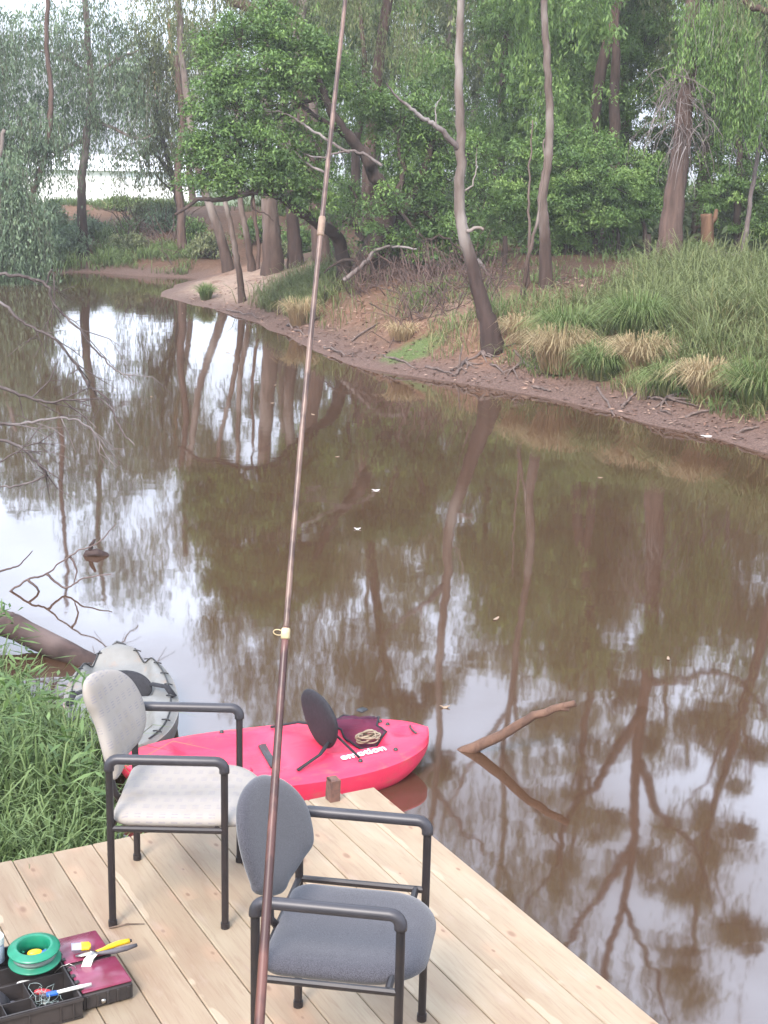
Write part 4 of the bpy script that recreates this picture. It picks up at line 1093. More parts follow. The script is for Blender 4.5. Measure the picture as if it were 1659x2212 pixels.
padsC = pads_px([(500, -60, 70, .5), (640, -90, 90, .3), (760, -40, 80, .6), (860, 60, 70, 1.2, .7), (700, -240, 130, .5), (540, -260, 110, 1), (860, -180, 120, 1.5), (640, -400, 120, 1), (800, -420, 130, 1.5), (450, -130, 60, .5)], Y+1)
T.weep(padsC, 1900, 18, .10, .020, LM_GUM, (.4, 1.2), name='crown_top', twig=BK_DARK)
for pts, yo in (([(800, 470), (850, 500), (900, 520), (960, 515), (1000, 540)], -.4), ([(838, 440), (880, 480), (930, 560), (940, 610)], .2), ([(820, 540), (790, 570), (740, 560), (700, 590)], -.6), ([(860, 470), (910, 460), (960, 480), (1010, 470)], .6), ([(845, 560), (890, 575), (920, 600)], -.5), ([(780, 520), (760, 470), (770, 430), (755, 400)], -.3)):
    limb(T, pts, Y+yo, .055, .014, BK_DARK, amp=.05)
# dead brush tangled below it
for (px_, py_, w_, h_, nn, lab) in ((800, 600, 70, 60, 90, 'tangled dead brush around the black trunk foot'), (905, 590, 80, 85, 130, 'reddish dead twig brush between black trunk and leaning gum'), (985, 560, 50, 70, 60, 'dead brush heap behind the leaning gum')):
    b_ = hit(px_, py_+h_*.35); mb = MB(origin=b_)
    for k in range(nn):
        a = yp(px_+rng.normal(0, w_*.45), py_+rng.uniform(0, h_*.5), b_.y+rng.normal(0, .6)); a.z = hz(a.x, a.y)
        an = rng.uniform(0, 6.28); L_ = rng.uniform(.3, 1.0); el = rng.uniform(.1, 1.3)
        d_ = Vector((math.cos(an)*math.cos(el), math.sin(an)*math.cos(el), math.sin(el)))*L_
        q = a+d_; m_ = a+d_*.5+Vector(rng.normal(0, .08, 3)); e_ = q+Vector((rng.normal(0, .12), rng.normal(0, .1), -rng.uniform(0, .25)))
        mb.tube([a, m_, q, e_], [.011, .009, .006, .002], 4, cap=False)
    tag(mb.build('dead_brush', simple('brush_twig', (.12, .072, .058), (.06, .036, .03), 8, .9, 0) if 'M_BRUSH' not in globals() else M_BRUSH, smooth=True), lab, 'brush').location = b_
    M_BRUSH = bpy.data.materials['brush_twig']
for (px_, py_, w_, h_, nn, lab) in ((860, 540, 90, 90, 150, 'dense dark dead brush close under the spreading tree'), (930, 650, 90, 50, 90, 'low dead twigs strewn on the bare bank below the spreading tree'), (1040, 610, 50, 60, 60, 'dead twigs standing right behind the leaning gum foot')):
    b_ = hit(px_, py_+h_*.35); mb = MB(origin=b_)
    for k in range(nn):
        a = yp(px_+rng.normal(0, w_*.45), py_+rng.uniform(0, h_*.5), b_.y+rng.normal(0, .6)); a.z = hz(a.x, a.y)
        an = rng.uniform(0, 6.28); L_ = rng.uniform(.25, .95); el = rng.uniform(.05, 1.2)
        d_ = Vector((math.cos(an)*math.cos(el), math.sin(an)*math.cos(el), math.sin(el)))*L_
        q = a+d_; m_ = a+d_*.5+Vector(rng.normal(0, .08, 3)); e_ = q+Vector((rng.normal(0, .12), rng.normal(0, .1), -rng.uniform(0, .25)))
        mb.tube([a, m_, q, e_], [.010, .008, .006, .002], 4, cap=False)
    tag(mb.build('dead_brush', M_BRUSH, smooth=True), lab, 'brush').location = b_
b_ = hit(900, 590); T = Tree('shrub', 'dark low shrub filling the shade between black trunk and leaning gum', b_ + Vector((0, .8, 0)), 'shrub')
T.trunk([b_+Vector((0, .8, -.1)), b_+Vector((.1, .8, .5)), b_+Vector((-.1, .8, 1.0))], .04, .015, BK_DARK, 'stem', 6)
T.crown(pads_px([(860, 520, 35, .8), (900, 500, 40, .9), (950, 520, 38, 1.0), (990, 500, 40, 1.2), (920, 550, 30, .8), (1020, 530, 35, 1.3), (820, 500, 30, .9)], b_.y), 9000, .095, .044, LM_DARK, .5, .28, 12, (BK_DARK, .5))
for pts, Yo, lab in (([(742, 606), (775, 580), (795, 560), (812, 540), (850, 532), (900, 538)], -1.2, 'pale bent dead branch leaning at the black trunk foot'), ([(1030, 560), (1046, 578), (1052, 590)], -.3, 'short pale broken log end behind the leaning gum')):
    Q = crook(pxpath(pts, Y+Yo), 5, .02); mb = MB(origin=Q[0]); mb.tube(Q, radii(.05, .018, len(Q)), 7); o = tag(mb.build('fallen_branch', BK_DEAD, smooth=True), lab, 'branch'); o.location = Q[0]

# ---------------------------------------------------------------- round bushy trees right of centre
Bq = hit(1270, 560); Y = Bq.y+1.0
T = Tree('bushy_tree', 'rounded bright green bushy tree low between the two pale gums', Vector((Bq.x, Y, hz(Bq.x, Y))))
for pts in ([(1215, 585), (1220, 520), (1200, 440), (1190, 380)], [(1285, 585), (1285, 520), (1280, 440), (1290, 380)], [(1395, 590), (1396, 540), (1390, 480), (1380, 420)], [(1250, 585), (1235, 530), (1250, 470)], [(1310, 588), (1335, 540), (1330, 480)]):
    T.trunk(trunk_path(pts, Y, .3), .075, .03, BK_DARK, 'stem', 7, flare=.2)
T.crown(pads_px([(1110, 400, 55, 0), (1095, 470, 45, 0), (1150, 340, 55, .2), (1165, 430, 60, -.3), (1150, 500, 45, -.1), (1225, 300, 50, .3), (1235, 370, 60, -.4), (1235, 450, 60, -.5), (1290, 320, 50, .1), (1305, 395, 60, -.5), (1310, 465, 50, -.5), (1360, 430, 48, -.1), (1400, 440, 40, .3), (1270, 500, 40, -.2, .7), (1200, 530, 35, .2, .5), (1370, 360, 45, .5, .8), (1410, 370, 40, .7, .7)], Y), 52000, .075, .034, LM_BUSH, .45, .27, 18, (BK_DARK, .4))
Y2 = Y+4.5
Bq = yp(1330, 560, Y2); T = Tree('bushy_tree', 'taller leafy tree rising behind the rounded bush', Vector((Bq.x, Y2, hz(Bq.x, Y2))))
T.trunk(trunk_path([(1330, 560), (1320, 450), (1330, 300), (1310, 150), (1330, 0), (1300, -150)], Y2), .16, .05, BK_DARK)
T.crown(pads_px([(1340, 110, 60, 0), (1280, 150, 60, -.5), (1400, 90, 60, .3), (1390, 190, 65, -.6), (1310, 220, 60, -.8), (1450, 160, 50, .2), (1440, 250, 55, -.4), (1230, 210, 50, -.3), (1120, 230, 45, 0), (1240, 100, 60, .4), (1130, 130, 55, .6), (1090, 60, 60, .6), (1180, 40, 60, .5), (1290, 40, 60, .4), (1380, 20, 55, .4), (1080, 200, 50, .6), (1060, 290, 50, .6), (1350, 300, 50, -.4)], Y2), 52000, .085, .036, LM_BUSH, .5, .34, 16, (BK_DARK, .4))
T.weep(pads_px([(1230, -80, 130, .5), (1380, -120, 130, .5), (1080, -60, 120, 1), (1300, -270, 140, 1), (1120, -230, 120, 1)], Y2), 1000, 18, .11, .022, LM_GUM, (.5, 1.2), name='crown_top')
Y3 = Y+2.2
Bq = yp(1590, 545, Y3); T = Tree('bushy_tree', 'leafy green tree filling the gap right of the thick trunk', Vector((Bq.x, Y3, hz(Bq.x, Y3))))
T.trunk(trunk_path([(1600, 560), (1590, 470), (1600, 350), (1590, 200), (1600, 50)], Y3), .12, .04, BK_DARK)
T.crown(pads_px([(1560, 420, 55, 0), (1620, 400, 60, 0), (1680, 430, 60, .2), (1540, 360, 50, .5), (1600, 320, 60, .4), (1670, 320, 60, .3), (1560, 270, 50, .8), (1640, 230, 60, .6), (1700, 200, 70, .6), (1620, 480, 45, 0, .7), (1680, 500, 50, 0, .7), (1540, 460, 40, .4, .6), (1740, 350, 80, 0), (1760, 480, 70, 0)], Y3), 38000, .08, .034, LM_BUSH, .6, .32, 16, (BK_DARK, .4))
T.weep(pads_px([(1560, 130, 70, 1), (1640, 100, 80, 1), (1720, 60, 80, 1), (1600, 20, 80, 1)], Y3), 500, 22, .09, .020, LM_GUM, (.4, 1.1), name='crown_top')
# taller airy gums whose high crowns stand over the clearing (their reflections break up the sky in the creek)
for lab, px_, Yt, pts, pd in (('tall airy gum far right, crown high above the leafy gap tree', 1790, 29.0, [(1790, 560), (1780, 200), (1760, -200), (1720, -600), (1740, -1000)], [(1680, -330, 130), (1800, -420, 140), (1640, -560, 120), (1780, -640, 130), (1700, -820, 130), (1560, -760, 110), (1830, -900, 150), (1740, -1060, 150)]),
                      ('tall airy gum behind the rounded bush, forking high up', 1265, 34.0, [(1265, 560), (1290, 200), (1370, -150), (1380, -500), (1390, -800)], [(1330, -250, 110), (1460, -330, 120), (1290, -420, 120), (1420, -520, 120), (1520, -420, 110), (1340, -660, 130), (1470, -720, 120), (1390, -860, 140)]),
                      ('tall airy gum behind the black-trunked spreading tree', 800, 31.0, [(800, 560), (800, 300), (860, -150), (910, -450), (900, -700)], [(830, -260, 120), (960, -330, 120), (780, -430, 110), (900, -520, 130), (1020, -500, 110), (860, -700, 130)])):
    b_ = yp(px_, 560, Yt); T = Tree('gum_tree', lab, Vector((b_.x, Yt, hz(b_.x, Yt)))); T.trunk(trunk_path(pts, Yt), .17, .05, BK_THICK, amp=.012)
    for q in pd[::1]:
        j = min(len(pts)-2, max(1, int(np.argmin([abs(p[1]-(q[1]+180)) for p in pts])))); limb(T, [pts[j], ((pts[j][0]+q[0])/2, (pts[j][1]+q[1])/2-20), (q[0], q[1])], Yt, .05, .012, BK_THICK)
    T.crown(pads_px([(q[0], q[1], q[2]*.55) for q in pd], Yt), 10500, .15, .048, LM_GUM, .8, .50, 7, (BK_THICK, .8))
# cut stump, fallen logs and small posts in the clearing
b_ = hit(1530, 558); Ys = b_.y+1
mb = MB(origin=b_); Q = crook([Vector((yp(1528, 560, Ys).x, Ys, hz(b_.x, Ys)-.1))]+pxpath([(1528, 500), (1526, 462)], Ys), 4, .01); mb.tube(Q, radii(.16, .13, len(Q)), 9); mb.tube(pxpath([(1530, 490), (1545, 470), (1548, 452)], Ys), [.07, .06, .04], 7)
o = tag(mb.build('tree_stump', bark('bark_orange_brown', (.21, .12, .075), (.12, .065, .042)), smooth=True), 'broken orange-brown stump right of the thick trunk', 'stump'); o.location = b_
for pts, Yo, r_, lab in (([(1170, 560), (1250, 545), (1330, 552), (1420, 540)], .8, .06, 'long dark fallen log lying below the rounded bush'), ([(1290, 590), (1340, 560), (1370, 530), (1400, 545)], .6, .045, 'crooked dark fallen branch propped below the rounded bush'), ([(1545, 545), (1590, 553), (1630, 560)], 1.5, .07, 'pale fallen log lying behind the grass near the right edge'), ([(1200, 520), (1240, 560), (1262, 582)], .4, .045, 'thin dark fallen pole leaning below the left of the rounded bush')):
    Q = crook(pxpath(pts, Y+Yo), 5, .03); zmin = min(q.z-hz(q.x, q.y) for q in Q)
    if zmin > .04: Q = [q-Vector((0, 0, zmin-.03)) for q in Q]
    mb = MB(origin=Q[0]); mb.tube(Q, radii(r_, r_*.5, len(Q)), 7); o = tag(mb.build('fallen_log', BK_DEAD if 'pale' in lab else BK_DARK, smooth=True), lab, 'log'); o.location = Q[0]
for px_, lab in ((1396, 'short dark post left of the thick trunk'), (1088, 'short dark post left of the rounded bush')):
    b_ = hit(px_, 578); mb = MB(origin=b_); mb.tube([b_-Vector((0, 0, .1)), b_+Vector((.02, 0, .3)), b_+Vector((.0, 0, .62))], [.06, .055, .05], 8); o = tag(mb.build('post', BK_DARK, auto=40), lab, 'post'); o.location = b_

# ---------------------------------------------------------------- pale trunks behind the sand spit
def pole_tree(lab, pts, w0, w1, mat, base=None, Y=None, top=None, lm=LM_GUM, n=0, dY=0):
    b_ = hit(*(base or pts[0])); Yb = Y or b_.y
    b_ = Vector((yp(*pts[0], Yb).x, Yb, 0)); b_.z = hz(b_.x, b_.y)
    T = Tree('gum_tree', lab, b_); T.trunk(trunk_path(pts, Yb, dY), px2m(w0/2, Yb), px2m(w1/2, Yb), mat, amp=.012, flare=.35)
    if top: T.weep(pads_px(top, Yb), n, 12, .15, .03, lm, (.5, 1.4), twig=mat)
    return T
pole_tree('pale leaning trunk, first from the left at the sand spit', [(495, 584), (482, 530), (466, 480), (448, 430), (425, 350), (410, 250), (390, 100), (385, -60)], 22, 12, BK_PALE, top=[(400, 20, 70), (360, -60, 90), (430, -90, 80)], n=260)
pole_tree('slim leaning trunk whose foot stands on the lower bank beside the sand spit', [(526, 652), (516, 590), (505, 520), (488, 440), (470, 360), (465, 260)], 15, 8, BK_PALE)
pole_tree('slim straight pale trunk between the two leaning spit trunks', [(546, 585), (535, 520), (522, 450), (515, 380), (512, 250), (520, 50)], 15, 9, BK_PALE)
pole_tree('slim dark trunk right beside the fat pale trunk', [(556, 582), (558, 520), (548, 450), (544, 380), (548, 250)], 9, 6, BK_THICK)
pole_tree('fattest pale gum trunk behind the green grass tuft', [(590, 592), (588, 520), (582, 450), (578, 380), (572, 250), (585, 60), (570, -120)], 40, 24, BK_PALE, base=(590, 588), top=[(560, -150, 100), (620, -220, 110), (500, -230, 100)], n=300)
pole_tree('broad brown trunk right of the fat pale trunk', [(640, 578), (636, 520), (630, 450), (626, 380), (640, 200), (655, 0)], 30, 18, BK_GUM, base=(640, 575))
pole_tree('narrow brown trunk half hidden behind the rod and black limb', [(690, 580), (688, 500), (684, 420), (690, 300)], 18, 14, BK_THICK, base=(690, 575))
pole_tree('dim trunk on the far earth bank left of the sand spit', [(398, 575), (392, 520), (390, 450), (385, 380), (395, 250), (380, 120)], 20, 12, BK_THICK, base=(398, 545))
pole_tree('gum with low sun painted orange on its bare limbs, far behind the spit', [(420, 440), (405, 330), (385, 200), (372, 140), (366, 40)], 15, 8, BK_SUNLIT, Y=56.0, top=[(360, 120, 60), (390, 60, 60), (330, 200, 50), (420, 150, 45), (350, -20, 80)], n=260, lm=LM_YELL)
pole_tree('second gum leaning left, low sun painted orange on it, far behind the spit', [(400, 440), (375, 330), (350, 250), (338, 200), (330, 130)], 11, 6, BK_SUNLIT, Y=57.5)
pole_tree('orange-topped gum behind the dark spreading tree', [(690, 500), (672, 200), (640, 60), (632, 0), (640, -120)], 26, 16, BK_PALE, Y=40.0, top=[(640, -140, 120), (740, -80, 100), (560, -120, 100)], n=300)
pole_tree('dark arching limb tree behind the top of the spreading tree', [(700, 480), (650, 220), (600, 90), (570, 48), (530, 12), (490, -6), (430, -60)], 34, 20, BK_THICK, Y=33.0)

# ---------------------------------------------------------------- weeping trees on the left
def weeper(lab, base, pts, Y, w, pads, nst, mat=LM_BLUE, bk=BK_GUM, hang=(.7, 2.0), per=14, lims=()):
    b_ = Vector((yp(*base, Y).x, Y, 0)); b_.z = hz(b_.x, b_.y)
    T = Tree('weeping_tree', lab, b_)
    T.trunk(trunk_path([base]+pts, Y), px2m(w/2, Y), px2m(w*.22, Y), bk, amp=.015, flare=.35)
    for l_ in lims: limb(T, l_, Y, .07, .015, bk)
    T.weep(pads_px(pads, Y), int(nst*1.3), per, .13, .034, mat, hang, twig=bk, sway=.18); T.crown(pads_px(pads, Y), nst*4, .125, .042, mat, 1.2, .34, 9, name='foliage')
    return T
weeper('tall weeping gum, its hanging blue-green curtain left of the white shed gap', (182, 560), [(178, 480), (176, 400), (186, 300), (196, 200), (190, 80), (180, -60), (190, -220)], 41, 22,
       [(60, 110, 70), (130, 70, 60), (190, 110, 75), (250, 130, 60), (80, 190, 70), (160, 190, 75), (235, 210, 60), (300, 180, 45), (110, 260, 50), (200, 270, 45), (290, 250, 40), (20, 170, 50), (190, 0, 60), (250, 40, 50), (110, 20, 40), (190, -160, 90), (260, -200, 90)], 1000,
       lims=[[(186, 300), (140, 320), (100, 345), (60, 350)], [(190, 250), (250, 280), (300, 300), (330, 290)], [(192, 180), (250, 130), (300, 110)], [(192, 160), (130, 120), (80, 110)]])
weeper('leaning weeping tree with reddish trunk at far left', (52, 500), [(66, 440), (84, 380), (105, 300), (110, 200), (100, 80), (104, -60), (95, -220)], 39, 16,
       [(30, 280, 60), (90, 260, 50), (0, 330, 50), (60, 330, 45), (120, 300, 40), (-40, 250, 80), (-60, 120, 80), (20, 60, 60)], 800, bk=BK_THICK)
weeper('willow-like tree trailing green strands to the water at the left edge', (-40, 590), [(-30, 480), (-10, 380), (10, 280)], 35.5, 18,
       [(10, 420, 45), (30, 470, 40), (-30, 430, 60), (10, 500, 45), (50, 430, 35), (-60, 480, 60), (20, 370, 40), (60, 510, 32), (85, 470, 28), (95, 525, 24), (30, 540, 30), (70, 545, 22)], 1100, mat=LM_BLUE, hang=(.7, 1.7))
weeper('feathery gum with thin crooked limbs beside the white shed gap', (392, 520), [(385, 440), (372, 380), (360, 330), (340, 250), (345, 150)], 44, 16,
       [(330, 300, 35), (300, 330, 25), (360, 250, 35), (330, 200, 40), (290, 150, 40), (350, 120, 45), (370, 330, 25), (260, 320, 22), (400, 200, 40), (310, 60, 50), (420, 60, 50)], 700, mat=LM_GUM, bk=BK_DARK,
       lims=[[(372, 380), (350, 350), (330, 330), (300, 310), (275, 312)], [(362, 335), (340, 300), (300, 285)], [(390, 420), (360, 400), (335, 375)], [(372, 380), (400, 350), (420, 320)]])
# low green shrubs on the far bank
def shrub(lab, px_, py_, r_, n, mat, Y=None, grp=None):
    b_ = hit(px_, py_+r_*.8) if Y is None else Vector((yp(px_, py_, Y).x, Y, 0)); b_.z = hz(b_.x, b_.y); Yb = b_.y
    T = Tree('shrub', lab, b_, 'shrub')
    mb = MB(origin=b_)
    for k in range(6):
        an = k*1.05; mb.tube([b_-Vector((0, 0, .05)), b_+Vector((math.cos(an)*.15, math.sin(an)*.15, .35)), b_+Vector((math.cos(an)*.35, math.sin(an)*.35, .7))], [.02, .014, .006], 4, cap=False)
    mb.build('stem', BK_DARK, T.t)
    rm = px2m(r_, Yb)
    pd = [(b_.x+rng.normal(0, rm*.4), b_.y+rng.normal(0, rm*.3), b_.z+rm*rng.uniform(.45, 1.3), rm*.55, rm*.55, rm*.5) for _ in range(8)]
    T.crown(pd, n, .10, .04, mat, .7, .25, 12)
for a in (('dark green shrub at the foot of the tall weeping gum', 150, 520, 42, 3500, LM_BLUE), ('bluish shrub spreading by the reddish leaning trunk', 95, 540, 40, 3500, LM_BLUE), ('bright shrub at the left water edge under the willow-like tree', 60, 575, 34, 2500, LM_BUSH),
          ('small light-green shrub on the crest in front of the white shed', 257, 440, 20, 1500, LM_YELL), ('green shrub on the far bank crest left of the white gap', 110, 470, 38, 3000, LM_BLUE), ('leafy shrub between the spit trunks and the far bank', 420, 500, 30, 2000, LM_BUSH),
          ('shrub high on the far bank right of the dead log', 345, 480, 26, 1800, LM_BLUE), ('bushy shrub by the foot of the tall weeping gum, nearer the earth bank', 195, 490, 30, 2200, LM_BLUE), ('dense shrub standing behind the reddish leaning trunk', 40, 480, 45, 3500, LM_BLUE)):
    shrub(*a)
for (px_, py_, w_, h_, nn, lab) in ((300, 500, 60, 60, 60, 'dead twigs and debris on the far earth bank'), (370, 530, 40, 50, 40, 'brown brush at the right end of the far earth bank')):
    b_ = hit(px_, py_); mb = MB(origin=b_)
    for k in range(nn):
        a = yp(px_+rng.normal(0, w_*.5), py_, b_.y+rng.normal(0, 1.2)); a.z = hz(a.x, a.y); an = rng.uniform(0, 6.28); el = rng.uniform(.05, 1.1); L_ = rng.uniform(.3, 1.2)
        q = a+Vector((math.cos(an)*math.cos(el), math.sin(an)*math.cos(el), math.sin(el)))*L_; mb.tube([a, a.lerp(q, .5)+Vector(rng.normal(0, .08, 3)), q], [.022, .016, .006], 4, cap=False)
    tag(mb.build('dead_brush', M_BRUSH, smooth=True), lab, 'brush').location = b_
for a in (('low olive shrub in the middle of the far earth bank', 270, 525, 26, 1800, LM_GUM), ('grey-green shrub near the crest above the far earth bank', 310, 455, 24, 1600, LM_GUM), ('small shrub beside the dim trunk on the far earth bank', 360, 465, 26, 1600, LM_BLUE), ('dense dark shrub under the spreading tree limb, behind the spit trunks', 450, 530, 34, 2500, LM_GUM)):
    shrub(*a)
for a in (('dark leafy shrub filling the shade behind the broad brown trunk', 655, 520, 34, 2600, LM_DARK), ('dark leafy shrub behind the slim dark trunk at the spit', 560, 500, 30, 2200, LM_DARK), ('dark leafy shrub behind the foot of the black limb', 720, 530, 32, 2400, LM_DARK), ('low leafy shrub between fat pale trunk and broad brown trunk', 612, 540, 22, 1500, LM_GUM)):
    shrub(*a)
# dead log on the far earth bank
Q = pxpath([(195, 490), (225, 488), (250, 492), (268, 500)], hit(230, 498).y); mb = MB(origin=Q[0]); mb.tube(crook(Q, 4, .01), .06, 7); o = tag(mb.build('fallen_log', BK_DEAD, smooth=True), 'grey fallen log across the far earth bank', 'log'); o.location = Q[0]

# ---------------------------------------------------------------- white shed beyond the crest, and the wood behind everything
YS = 74.0
M_SHED = simple('white_sheet_metal', (.86, .86, .86), (.80, .80, .80), 3, .5, 0)
M_SHEDW = simple('pale_window', (.74, .78, .82), (.70, .74, .78), 3, .2, 0)
M_SHEDF = simple('grey_trim', (.55, .55, .55), None, 6, .6, 0)
a = yp(40, 440, YS); b = yp(425, 440, YS); gz = min(hz(a.x, YS), hz(b.x, YS)); W_ = b.x-a.x; top = yp(200, 368, YS).z
sh = thing('shed', 'long low white shed glimpsed through the trees beyond the far bank', 'shed', (a.x, YS, gz-.1))
hh = top-gz+.1
mb = MB(); mb.box((0, 0, 0), (W_, 4.5, hh)); mb.build('wall', M_SHED, sh)
mb = MB(); mb.add([(-.3, -.35, hh+.003), (W_+.3, -.35, hh+.003), (W_+.3, 2.25, hh+.8), (-.3, 2.25, hh+.8), (W_+.3, 4.85, hh+.003), (-.3, 4.85, hh+.003)], [(0, 1, 2, 3), (3, 2, 4, 5), (1, 4, 2), (0, 3, 5), (0, 5, 4, 1)]); mb.build('roof', M_SHED, sh)
for k in range(3):
    x0 = W_*.60+k*1.15
    mb = MB(); mb.box((x0, -.03, hh-.62), (x0+1.0, -.003, hh-.08)); w_ = mb.build('window', M_SHEDW, sh)
    mb = MB(); mb.box((x0-.05, -.045, hh-.68), (x0+1.05, -.031, hh-.625)); mb.build('sill', M_SHEDF, w_)
def wood(name, label, boxes, n, L, W, mat, bk):
    T = Tree(name, label, (0, 60, 0), 'wood'); T.t['kind'] = 'stuff'
    return T
# background trees: three built once, then copied with their parts
def bg_proto(i, h, mat, bk):
    T = Tree('gum_tree', 'gum', (0, 0, 0)); T.trunk([Vector((0, 0, -.2)), Vector((.1, 0, h*.3)), Vector((-.15, .1, h*.6)), Vector((.1, 0, h*.95))], .22, .05, bk, sides=8)
    pd = []
    for k in range(22):
        z = h*rng.uniform(.12, 1.0); r_ = 2.5*(.45+.75*math.sin(math.pi*min(1, z/h*.85)))*rng.uniform(.3, 1); an = rng.uniform(0, 6.28)
        pd.append((r_*math.cos(an), r_*math.sin(an), z, rng.uniform(.7, 1.2), rng.uniform(.7, 1.2), rng.uniform(.5, .9)))
    T.weep(pd, 800, 18, .15, .045, mat, (.4, 1.2)); T.crown(pd, 16000, .13, .05, mat, .7, .5, 10, name='foliage'); return T.t
PB = [bg_proto(0, 10.0, LM_WOOD, BK_GUM), bg_proto(1, 12, LM_GUM, BK_PALE), bg_proto(2, 8.5, LM_BUSH, BK_THICK)]
spots = [(-3.4, 47, 0), (-1.0, 44, 2), (1.5, 45, 0), (4.2, 42, 1), (6.8, 44, 2), (9.6, 40, 0), (12.5, 42, 1), (15.5, 38, 2), (11.0, 34, 2), (13.8, 31, 0), (7.8, 37, 1), (2.8, 38, 2),
         (-.6, 52, 1), (3, 54, 0), (7, 53, 1), (11, 52, 0), (15, 50, 2), (19, 46, 0), (17.5, 35, 1), (20, 30, 2),
         (-21, 53, 0), (-26, 50, 2), (5.0, 33.8, 2), (17, 27, 1)]
first = set()
for x, y, k in spots:
    src = PB[k]
    if k not in first: o = src; first.add(k)
    else:
        o = src.copy(); COL.objects.link(o)
        for ch in src.children:
            c = ch.copy(); COL.objects.link(c); c.parent = o
    o.location = (x, y, hz(x, y)-.05); o.rotation_euler = (0, 0, rng.uniform(0, 6.28)); s_ = rng.uniform(.85, 1.15); o.scale = (s_, s_, s_)
    o['label'] = 'green gum tree in the crowded wood behind the far bank trees'; o['category'] = 'tree'; o['group'] = 'gum trees of the wood behind'
# low undergrowth of the wood: one mass
n = 26000; X = rng.uniform(-2.5, 26, n); Yv = rng.uniform(33, 60, n); keep = Yv > 33+np.maximum(0, 3-X)*2.5
X, Yv = X[keep], Yv[keep]; n = len(X); Zg = Hgt(X, Yv); hgt_ = .3+1.6*np.clip(.5+.5*wob(X, Yv, .8, 4), 0, 1)
pos = np.stack([X, Yv, Zg+rng.random(n)**1.3*hgt_], 1)
o = leaves('undergrowth', pos, rng.normal(0, 1, (n, 3)), np.array([0, 0, 1])+rng.normal(0, .6, (n, 3)), .26*rng.uniform(.6, 1.3, n), .11, np.clip(rng.normal(.45, .2, n), 0, 1), LM_WOOD)
tag(o, 'dim green undergrowth below the wood on the far bank', 'undergrowth', kind='stuff')

# ================================================================ grass
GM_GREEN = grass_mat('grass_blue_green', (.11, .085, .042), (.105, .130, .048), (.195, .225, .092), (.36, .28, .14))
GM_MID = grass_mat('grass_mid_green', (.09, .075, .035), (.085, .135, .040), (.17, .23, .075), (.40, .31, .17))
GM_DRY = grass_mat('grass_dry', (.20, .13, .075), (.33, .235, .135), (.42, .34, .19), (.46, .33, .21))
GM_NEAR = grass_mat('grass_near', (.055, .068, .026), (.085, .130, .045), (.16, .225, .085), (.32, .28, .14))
def field(name, label, cx, cy, n, h, w, mat, test, lean=.35, tintm=.25, curl=.6):
    nc = max(4, n//45); ci = rng.integers(0, nc, n); ox, oy = rng.normal(0, .13, n), rng.normal(0, .13, n)
    x = rng.uniform(cx[0], cx[1], nc)[ci]+ox; y = rng.uniform(cy[0], cy[1], nc)[ci]+oy; ch = rng.uniform(.6, 1.3, nc)[ci]; ct = rng.normal(0, .16, nc)[ci]
    d = river_d(x, y); k = test(x, y, d); x, y, ox, oy, ch, ct = x[k], y[k], ox[k], oy[k], ch[k], ct[k]
    z = Hgt(x, y); m_ = len(x)
    hh = h(x, y) if callable(h) else h
    hh = hh*rng.uniform(.6, 1.2, m_)*ch
    an = rng.uniform(0, 6.28, m_); l_ = np.abs(rng.normal(lean, lean*.6, m_)); ln2 = np.stack([np.cos(an)*l_, np.sin(an)*l_], 1)
    ln2 += np.stack([wob(x, y, 1.5, 1), wob(x, y, 1.5, 5)], 1)*.18+np.stack([ox, oy], 1)*2.4
    o = grass(name, np.stack([x, y, z-.02], 1), hh, ln2, w, np.clip(rng.normal(tintm, .17, m_)+ct+.14*wob(x, y, 1.2, 9), 0, 1), mat, curl=curl)
    return tag(o, label, 'grass', kind='stuff')
# right bank: long rank grass, patchy towards the water
def tr(x, y, d):
    a = smooth((x-1.35)/1.6-.0+wob(x, y, 1.1, 3)*.25)
    pth = smooth((d-.7)/.7)*smooth((7.5-d)/2)
    return (d > .72+.25*wob(x, y, 2.1, 3)) & (pix(np.stack([x, y, Hgt(x, y)], 1))[1] > np.interp(pix(np.stack([x, y, Hgt(x, y)], 1))[0], [1000, 1080, 1420, 1659, 1900], [760, 715, 604, 552, 500])) & (rng.random(len(x)) < a*pth*np.clip(.65+.5*wob(x, y, 1.9, 2), .05, 1)) & (y > 12)
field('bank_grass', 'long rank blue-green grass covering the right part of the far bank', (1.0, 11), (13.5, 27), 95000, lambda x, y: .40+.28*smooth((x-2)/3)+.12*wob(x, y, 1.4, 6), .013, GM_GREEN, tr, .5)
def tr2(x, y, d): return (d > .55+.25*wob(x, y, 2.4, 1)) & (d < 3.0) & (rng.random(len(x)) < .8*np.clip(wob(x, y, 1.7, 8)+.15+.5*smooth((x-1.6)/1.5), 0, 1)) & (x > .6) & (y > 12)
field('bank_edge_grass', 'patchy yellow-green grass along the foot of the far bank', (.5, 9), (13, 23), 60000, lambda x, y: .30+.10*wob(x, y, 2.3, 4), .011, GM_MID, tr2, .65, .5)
p1 = gp(640, 640, .5)
def tr3(x, y, d): return (d > .5) & (rng.random(len(x)) < np.exp(-((x-p1.x)/.75)**2-((y-p1.y)/2.0)**2)*1.3)
field('bank_grass', 'soft green grass patch below the fat pale trunks', (p1.x-2, p1.x+2), (p1.y-4.5, p1.y+4.5), 34000, .42, .014, GM_GREEN, tr3, .45)
p2 = gp(330, 575, .1)
def tr4(x, y, d): return (d > .2) & (d < 2.6) & (rng.random(len(x)) < np.clip(wob(x, y, 1.8, 5)+.45, 0, 1))
field('far_bank_grass', 'low bright grass strip at the foot of the far earth bank', (p2.x-1.0, p2.x+1.3), (37.8, 43), 9000, .30, .02, GM_MID, tr4, .5, .1)
